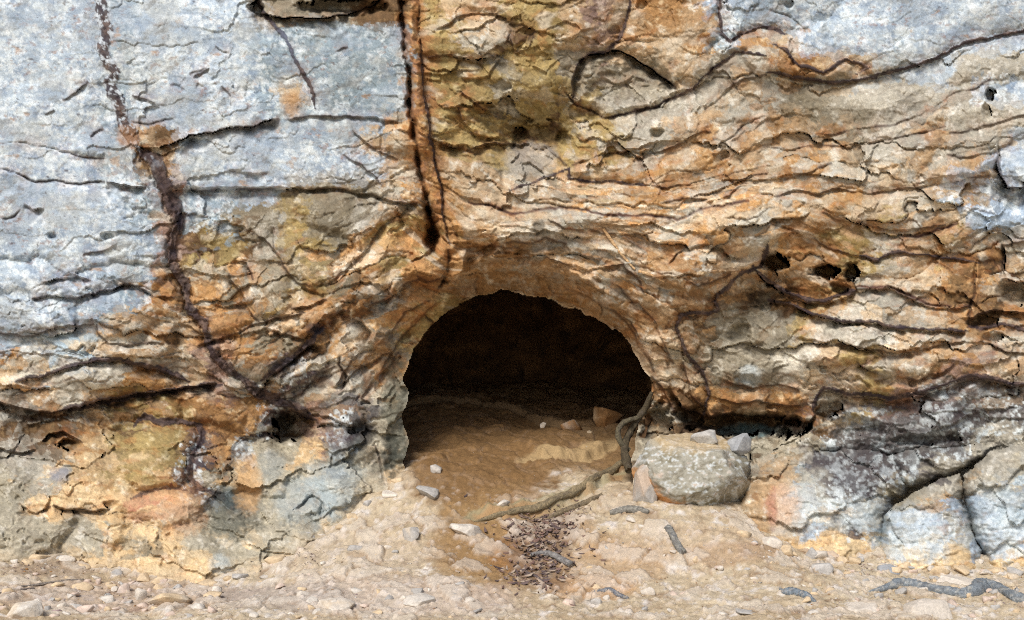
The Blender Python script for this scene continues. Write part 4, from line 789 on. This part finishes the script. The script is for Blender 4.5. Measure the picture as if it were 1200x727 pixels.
LG = "loose stones on the ground"
big = [  # u, v(foot), w, h, tone, label
 (97,693,26,15,'tan',"flat tan stone tilted on the rubble at the foot of the left cliff"), (147,696,19,17,'pink',"pinkish blocky stone beside a pale upright stone"), (165,705,17,22,'pale',"pale upright angular stone beside a pinkish block"),
 (30,727,38,30,'white',"large whitish broken stone below the left rubble slope"), (198,715,56,20,'tan',"long low tan slab half sunk in the dirt"), (232,716,21,12,'white',"small white flat stone beside the long tan slab"), (250,703,24,13,'tan',"rounded tan stone behind the small white flat stone"),
 (100,719,24,12,'pink',"pink flat chip lying among left rubble"), (67,721,13,9,'purple',"small purple stone among left rubble"), (390,719,60,15,'pale',"wide pale slab flush with the trodden sand"), (490,713,38,13,'white',"white stone with a dark lower edge in the trodden sand"),
 (545,631,40,20,'white',"whitish grey lump of rock on the brown path"), (482,638,26,28,'grey',"grey rock bump standing out of the sandy slope"), (498,590,36,14,'grey',"flat grey stone set in sand near the cave's left side"), (511,557,14,15,'grey',"small grey stone just inside the left cave edge"),
 (420,650,30,12,'grey',"low grey stone set in the sandy slope"), (589,596,20,10,'white',"small white stone at the tip of the cave ledge"), (667,679,14,7,'white',"white pebble beside the dark leaf litter"), (645,708,20,13,'white',"white stone below the dark leaf litter"),
 (875,722,28,10,'grey',"flat grey stone in sand in front of the boulder slope"), (962,674,28,20,'grey',"grey block on the rubble below the dark lichened rock"), (998,661,26,9,'slate',"thin slate flake tilted on the right rubble"), (1041,673,26,14,'slate',"bluish grey flake below the pale lichened block"),
 (1187,680,16,10,'tan',"small tan stone under the right cliff foot"), (1010,722,44,22,'pale',"pale rock below the end of the long root"), (1125,690,56,16,'pale',"pale slab above the long grey root"), (1090,727,60,30,'pale',"large pale slab in front of the long grey root"),
 (975,656,17,10,'pink',"pinkish stone behind the thin slate flake"), (742,614,16,7,'pale',"small pale stone by the short root stub"), (752,622,12,6,'white',"tiny white stone below the short root stub"), (637,502,9,9,'pale',"lone pale pebble far back on the cave floor"), (692,512,10,6,'tan',"tan pebble on the cave floor before a round brown rock"),
 (672,508,30,18,'brown',"round brown rock on the cave floor"), (712,505,40,26,'brown',"large brown rock lying against the cave's right wall")]
for k, (u, v, wpx, hpx, tone, lb) in enumerate(big):
    place_stone("stone", u, v, wpx, hpx, tone, 40 + k * 7, lb, "stone", LG, sink=.42 if v > 600 else .3, alt=SCOL[('tan', 'grey', 'pale')[k % 3]], sub=4 if wpx > 30 else 3)
r0 = np.random.default_rng(99); small = 0
areas = [(0, 250, 672, 727, 62), (250, 560, 690, 727, 30), (900, 1200, 655, 727, 66), (640, 900, 640, 727, 26), (300, 480, 640, 690, 8)]
foot = [(float(np.interp(q, ju[:10], jv[:10])), q) for q in np.linspace(10, 470, 26)] + [(float(np.interp(q, ju[10:], jv[10:])), q) for q in np.linspace(875, 1195, 22)]
where = ["lying in the rubble below the red stained rock", "lying in the trodden sand between the rubble and the leaf litter", "lying on the ground around the long bent root", "lying on the sand below the boulder", "lying on the slope left of the brown path"]
for (u0, u1, v0, v1, n_), wh in zip(areas, where):
    for q in range(n_):
        u = r0.uniform(u0, u1); v = r0.uniform(v0, v1); s_ = r0.uniform(8, 17) * (.75 + .3 * (v > 690))
        tone = ['pale', 'tan', 'pink', 'white', 'grey'][int(r0.integers(0, 5))]
        place_stone("stone", u, v, s_, s_ * r0.uniform(.45, .75), tone, 1000 + small, "small %s stone %s" % ({'pink': 'pinkish'}.get(tone, tone), wh),
                    "stone", "small %s stones %s" % (tone, wh), sink=.35, sub=2)
        small += 1

for q, (v, u) in enumerate(foot):
    s_ = r0.uniform(9, 26); tone = ['pale', 'tan', 'tan', 'grey'][q % 4]
    place_stone("stone", u + r0.uniform(-8, 8), v + r0.uniform(1, 10), s_, s_ * r0.uniform(.4, .7), tone, 3000 + q, "%s broken stone fallen against the %s" % (tone, "cliff foot left of the cave" if u < 500 else "leaning blocks right of the boulder"), "stone", "%s stones along the %s" % (tone, "cliff foot left of the cave" if u < 500 else "leaning blocks"), sink=.4, sub=3)
# gravel: grit nobody could count
def merged(name, items, mat, label, cat):
    Vs, Fs, Cs, n_ = [], [], [], 0
    for P, Fc, c in items: Vs.append(P); Fs.append(Fc + n_); Cs.append(c); n_ += len(P)
    return tag(mesh_obj(name, np.concatenate(Vs), np.concatenate(Fs), mat, np.concatenate(Cs)), label, cat, kind="stuff")
items = []; gs = [stone_geo(5000 + k, 1, 9, .1) for k in range(12)]
def gravel(u0, u1, v0, v1, n_, smin=1.5, smax=5):
    us = r0.uniform(u0, u1, n_); vv = r0.uniform(v0, v1, n_); ys = ray_ground(us, vv)
    for u, v, y in zip(us, vv, ys):
        p = world(u, v, y); s_ = r0.uniform(smin, smax) ** 1.0 / F * (y + 8) * .5 * r0.uniform(.6, 1.1); G_, Fc = gs[int(r0.integers(0, 12))]
        t = r0.uniform(0, 6.28); P = G_ * [s_, s_ * .8, s_ * .6]; P = np.stack([P[:, 0] * math.cos(t) - P[:, 1] * math.sin(t), P[:, 0] * math.sin(t) + P[:, 1] * math.cos(t), P[:, 2]], -1)
        P = P + [p[0], p[1], float(p[2]) + s_ * .25]
        tone = ['pale', 'tan', 'pink', 'white', 'grey', 'brown', 'purple', 'tan'][int(r0.integers(0, 8))]
        items.append((P, Fc, np.broadcast_to(lin(SCOL[tone]) * r0.uniform(.6, 1.05), P.shape)))
gravel(-40, 270, 662, 730, 1500, 1.5, 6); gravel(250, 620, 655, 730, 800); gravel(640, 900, 620, 730, 800); gravel(880, 1240, 645, 730, 1700, 1.5, 6); gravel(490, 720, 520, 640, 250, 1.2, 3.5)
merged("gravel", items, M_STONE, "fine pale grit and gravel scattered over the sandy ground", "gravel")

# boulder beside the mouth
def boulder():
    Vv, Fc = ICO[6]; yb = float(ray_ground(812, 600)[0]); d = yb + 8
    r = np.random.default_rng(31); nrm = np.array([[0, -.96, .28], [-.95, -.25, .05], [.93, -.3, .12], [.1, -.25, .96], [.75, -.45, .5], [-.6, -.5, .6], [.6, -.6, -.55], [-.7, -.55, -.5], [0, -.75, -.65], [.3, -.9, -.2], [-.35, -.93, .1]]); nrm /= np.linalg.norm(nrm, axis=1, keepdims=True)
    dd = np.array([.80, .86, .90, .74, .84, .86, .76, .84, .80, .86, .84]); dot = Vv @ nrm.T
    rad = np.minimum(1.0, np.where(dot > .05, dd / np.maximum(dot, .05), 9).min(1))
    n_ = .09 * fbm(Vv[:, 0] * 2.2, Vv[:, 2] * 2.2 + Vv[:, 1] * 1.4, 41, 4); q = Vv[:, 2] * 7 + 2.0 * fbm(Vv[:, 0] * 1.6, Vv[:, 1] * 1.6 + Vv[:, 2], 43, 3)
    n_ = n_ + .018 * (np.mod(q, 1) - .5) + .02 * fbm(Vv[:, 0] * 11, Vv[:, 2] * 11 + Vv[:, 1] * 6, 47, 4)
    wx = worley(Vv[:, 0] * 4 + .3, Vv[:, 2] * 4 + Vv[:, 1] * 2, 49); n_ = n_ + .035 * (wx[4] - .5) + .06 * (wx[2] * (wx[4] - .5)) + .05 * wx[3] * (hash2((wx[4] * 9973).astype(int), 0 * wx[4], 3) - .5)
    P = Vv * (rad * (1 + n_))[:, None] * [72 / F * d, .36, 56 / F * d]
    n1_ = fbm(Vv[:, 0] * 2.5, Vv[:, 2] * 2.5, 51, 4, .6); n2_ = fbm(Vv[:, 0] * 8, Vv[:, 2] * 8 + Vv[:, 1] * 5, 55, 4, .62)
    c = mixc(np.broadcast_to(lin((160, 156, 142)), P.shape), (130, 124, 104), sstep(-.1, .4, n1_)); c = mixc(c, (208, 214, 214), sstep(.05, .22, n2_ + .2 * n1_) * .8); c = mixc(c, (112, 106, 90), sstep(.08, .3, -n2_ - .1) * .6)
    c = mixc(c, (208, 150, 92), sstep(.1, .45, -Vv[:, 2] * .8 - Vv[:, 0] * .9 - .55 + .6 * n1_) * .85); c = mixc(c, (176, 134, 84), sstep(.25, .5, n2_ - n1_ * .6) * .5)
    c = mixc(c, (196, 170, 128), sstep(.6, .85, Vv[:, 2] + .3 * n1_) * .6)
    o = mesh_obj("boulder", P, Fc, M_STONE, np.clip(c, .02, .8)); p = world(812, 557, yb + .30); o.location = p.tolist()
    tag(o, "squarish grey lichen-spotted boulder with an orange corner, resting beside the cave mouth", "boulder")
    return yb, p
yb, pb = boulder()
place_stone("stone", 757, 598, 30, 66, 'grey', 71, "upright grey slab of rock leaning on the left of the boulder", "stone", None, sink=.25, alt=(190, 156, 120), sub=4, y=yb + .12, deep=1.0, lo=.75, rot=.2)
for k, (u, v, wp, hp_, tn, lb) in enumerate([(826,520,34,16,'grey',"whitish crusted stone lying on top of the boulder"), (866,530,28,26,'slate',"grey stone wedged behind the boulder's right shoulder")]):
    place_stone("stone", u, v, wp, hp_, tn, 310 + k, lb, "stone", None, sink=.2, alt=(214, 216, 212), sub=4, y=yb + .22)

def wood_colour(P, rgb, alt, seed, sides):
    k = np.arange(len(P)); ring = k // sides; a_ = (k % sides) / sides * 6.2831853
    n_ = fbm(ring * .12 + seed, np.cos(a_) * 2.2 + np.sin(a_) * 3.1, 960 + seed, 4, .65); m_ = fbm(ring * .35 + seed, np.sin(a_) * 3, 970 + seed, 3, .6)
    c = np.broadcast_to(lin(rgb), P.shape) * (1 + .7 * n_)[:, None]; c = mixc(c, alt, sstep(.0, .3, m_) * .8); c = mixc(c, (70, 64, 62), sstep(.12, .35, n_ - m_ * .4) * .6)
    return np.clip(c, .01, .8)
def tube(name, pts, radii, rgb, alt, label, cat="root", ys=None, seed=1, lift=.3, mat=M_WOOD, sides=14, sub=9, group=None):
    pts = np.array(pts, float); y = ray_ground(pts[:, 0], pts[:, 1]) if ys is None else np.array(ys, float)
    if ys is None and len(y) > 2: y = np.convolve(np.pad(y, 1, mode='edge'), [.25, .5, .25], mode='valid')
    W = world(pts[:, 0], pts[:, 1], y); R_ = np.array(radii, float) / F * (y + 8)
    if ys is None: W[:, 2] = ground_z(W[:, 0], W[:, 1]) + R_ * lift
    n_ = len(W); t = np.linspace(0, n_ - 1, (n_ - 1) * sub + 1); PP = []; RR = []
    for q in t:
        k = min(int(q), n_ - 2); f = q - k; p0, p1, p2, p3 = W[max(k - 1, 0)], W[k], W[k + 1], W[min(k + 2, n_ - 1)]
        PP.append(.5 * (2 * p1 + (p2 - p0) * f + (2 * p0 - 5 * p1 + 4 * p2 - p3) * f * f + (3 * p1 - p0 - 3 * p2 + p3) * f ** 3)); RR.append(R_[k] * (1 - f) + R_[k + 1] * f)
    PP = np.array(PP); RR = np.array(RR); T = np.gradient(PP, axis=0); T /= np.linalg.norm(T, axis=1, keepdims=True) + 1e-9
    up = np.array([.1, -.3, 1.0]); A = np.cross(T, up); A /= np.linalg.norm(A, axis=1, keepdims=True) + 1e-9; B = np.cross(A, T)
    an = np.linspace(0, 2 * np.pi, sides, endpoint=False); m_ = len(PP); tt = np.arange(m_)[:, None] * .23 + 0 * an[None]
    rr = RR[:, None] * (1 + .42 * fbm(np.cos(an)[None] * 1.2 + tt * .8 + seed, np.sin(an)[None] * 1.2 + tt * .5, seed, 3) + .14 * noise(tt * 2.5, an[None] * 2 + 0 * tt, seed + 3) + .12 * noise(tt * 1.2, an[None] * 5 + 0 * tt, seed + 7))
    Vv = PP[:, None] + rr[..., None] * (np.cos(an)[None, :, None] * A[:, None] + np.sin(an)[None, :, None] * B[:, None])
    i_ = np.arange(m_ * sides).reshape(m_, sides); j_ = np.roll(i_, -1, 1)
    Fq = np.stack([i_[:-1], j_[:-1], j_[1:], i_[1:]], -1).reshape(-1, 4); Vv = Vv.reshape(-1, 3)
    caps = []
    for ring, c0 in ((i_[0], PP[0]), (i_[-1], PP[-1])):
        ci = len(Vv); Vv = np.concatenate([Vv, c0[None]])
        for k in range(0, sides, 2): caps.append([ci, ring[k], ring[(k + 1) % sides], ring[(k + 2) % sides]])
    Fq = np.concatenate([Fq, np.array(caps)])
    base_ = PP[0]
    o = mesh_obj(name, Vv - base_, Fq, mat, wood_colour(Vv, rgb, alt, seed, sides)); o.location = base_.tolist()
    return tag(o, label, cat, group)
tube("root", [(1016,697),(1035,692),(1052,688),(1068,688),(1085,693),(1105,698),(1125,701),(1143,699),(1150,692),(1158,689),(1172,695),(1190,705),(1215,716)], [1.2,4,6.5,7,6,6.5,7,7.5,10,8,6.5,7,6], (134,142,148), (180,178,170), "long bent bluish grey root lying along the ground under the right cliff", seed=3, lift=.5)
tube("root", [(914,690),(918,697),(928,699),(938,698),(946,703),(956,710)], [1.2,3.2,6,4.6,4.4,1.5], (130,142,152), (178,170,160), "short bluish curved root poking from the sand left of the long root", seed=9, lift=.5)
tube("stick", [(782,620),(788,632),(794,644),(801,656)], [4.6,4.4,4.2,4.6], (150,148,140), (110,112,116), "short straight grey stick lying on sand below the boulder", "stick", seed=13, lift=.8)
tube("root", [(715,603),(725,603),(736,600),(748,600),(760,604)], [3,4.5,5,4.5,3], (150,146,136), (120,116,108), "grey root stub crossing the slope left of the boulder foot", seed=17, lift=.5)
tube("stick", [(622,656),(634,651),(646,653),(658,661),(669,669)], [2.2,3,3.6,3.8,4], (150,146,142), (112,106,104), "grey curved stick lying across the dark leaf litter", "stick", seed=21, lift=1.2)
tube("root", [(696,698),(706,695),(716,694),(726,698),(736,705)], [2,3.2,3.6,3,2], (126,130,138), (180,170,156), "thin half buried root arching from sand below the brown patch", seed=25, lift=.4)
tube("root", [(738,552),(733,536),(732,522),(738,507),(747,492),(757,476),(764,460)], [5,5,4.5,4,3.6,3.2,2], (92,82,64), (70,62,50), "greenish grey root climbing the right edge of the cave mouth", ys=[.2,.3,.4,.48,.5,.5,.47], seed=29)
tube("root", [(738,528),(728,520),(724,508),(728,498),(738,492),(748,490)], [2.5,3.2,3.2,3,3,2.5], (104,96,76), (76,70,58), "small looping root beside the right edge of the cave mouth", ys=[.38,.38,.4,.42,.45,.48], seed=33)
tube("root", [(556,616),(580,606),(605,603),(630,596),(652,590),(674,580),(696,568),(716,554),(730,540)], [1.2,3.5,4,5.5,3.8,5.5,4.2,5,4], (150,134,104), (112,102,82), "pale root running along the broken rock ledge across the cave entrance", seed=41, lift=.35)
tube("root", [(640,612),(652,604),(668,600),(690,592),(706,580)], [1.5,3,3.5,3.5,2.5], (140,124,98), (110,100,84), "thin root below the pale root on the rock ledge", seed=43, lift=.5)
tube("twig", [(20,692),(45,688),(75,683),(98,680)], [1.3,1.5,1.5,1.2], (150,140,130), (110,100,92), "thin dry twig lying on the left rubble", "twig", seed=37, lift=1.2)
tube("twig", [(-2,700),(18,694),(40,690)], [1.3,1.5,1.3], (140,130,124), (110,100,92), "thin dry twig at the left end of the rubble", "twig", seed=38, lift=1.2)
tube("twig", [(610,668),(628,676),(640,690)], [1.2,1.4,1.1], (110,98,96), (90,80,80), "dark twig poking out of the leaf litter", "twig", seed=39, lift=1.4)
# pale scratches of dry root on the face above the arch: two thin rootlets hanging on the rock
for k, (pp, lb) in enumerate([([(707,268),(718,284),(730,300),(744,316)], "thin pale rootlet clinging to the rock above the arch"), ([(748,318),(762,322),(779,330)], "short pale rootlet below the longer one above the arch")]):
    yy = [float(sample(Y, *p)) - .008 for p in pp]
    tube("rootlet", pp, [1.6, 1.8, 1.6, 1.3][:len(pp)], (226,190,144), (206,160,112), lb, "root", ys=yy, seed=51 + k, sides=8)

# dead leaves, one mass
leaf = []
def leaves(cu_, cv_, ru, rv, n_, s0=3.5, dark=1.0):
    us = r0.normal(cu_, ru, n_); vv = r0.normal(cv_, rv, n_); ys = ray_ground(us, vv)
    for u, v, y in zip(us, vv, ys):
        p = world(u, v, y); s_ = r0.uniform(.5, 1) * s0 / F * (y + 8); t = r0.uniform(0, 6.28); tx, ty = r0.uniform(-.5, .5, 2)
        sh = np.array([[-1, 0], [-.3, .3], [.5, .24], [1, 0], [.5, -.22], [-.3, -.28]]) * s_
        X = sh[:, 0] * math.cos(t) - sh[:, 1] * math.sin(t); Y_ = sh[:, 0] * math.sin(t) + sh[:, 1] * math.cos(t)
        Z = tx * X + ty * Y_ + np.array([.3, 0, 0, .35, 0, 0]) * s_ + .004 + abs(r0.normal(0, .006))
        P = np.stack([X + p[0], Y_ + p[1], Z + float(ground_z(p[0], p[1]))], -1)
        rgb = [(104, 88, 84), (122, 102, 90), (94, 80, 78), (144, 120, 100), (166, 148, 130), (126, 100, 90)][int(r0.integers(0, 6))]
        leaf.append((P, np.array([[0, 1, 2], [0, 2, 3], [0, 3, 4], [0, 4, 5]]), np.broadcast_to(lin(rgb), P.shape)))
leaves(645, 618, 22, 6, 150, 6.5); leaves(630, 634, 17, 11, 120, 7); leaves(638, 654, 22, 9, 110, 6); leaves(626, 678, 20, 9, 110, 6.5); leaves(624, 660, 46, 28, 70, 5); leaves(670, 600, 12, 4, 60)
leaves(205, 664, 30, 4, 90, 2.4); leaves(60, 668, 44, 6, 60, 2.4); leaves(360, 655, 12, 8, 30, 2.4); leaves(1060, 668, 40, 4, 40, 2.2)
merged("leaf_litter", leaf, M_LEAF, "dark purple brown dead leaves drifted on the path and along the cliff foot", "leaf litter")
print("objects", len(bpy.data.objects), "faces", sum(len(m.polygons) for m in bpy.data.meshes))
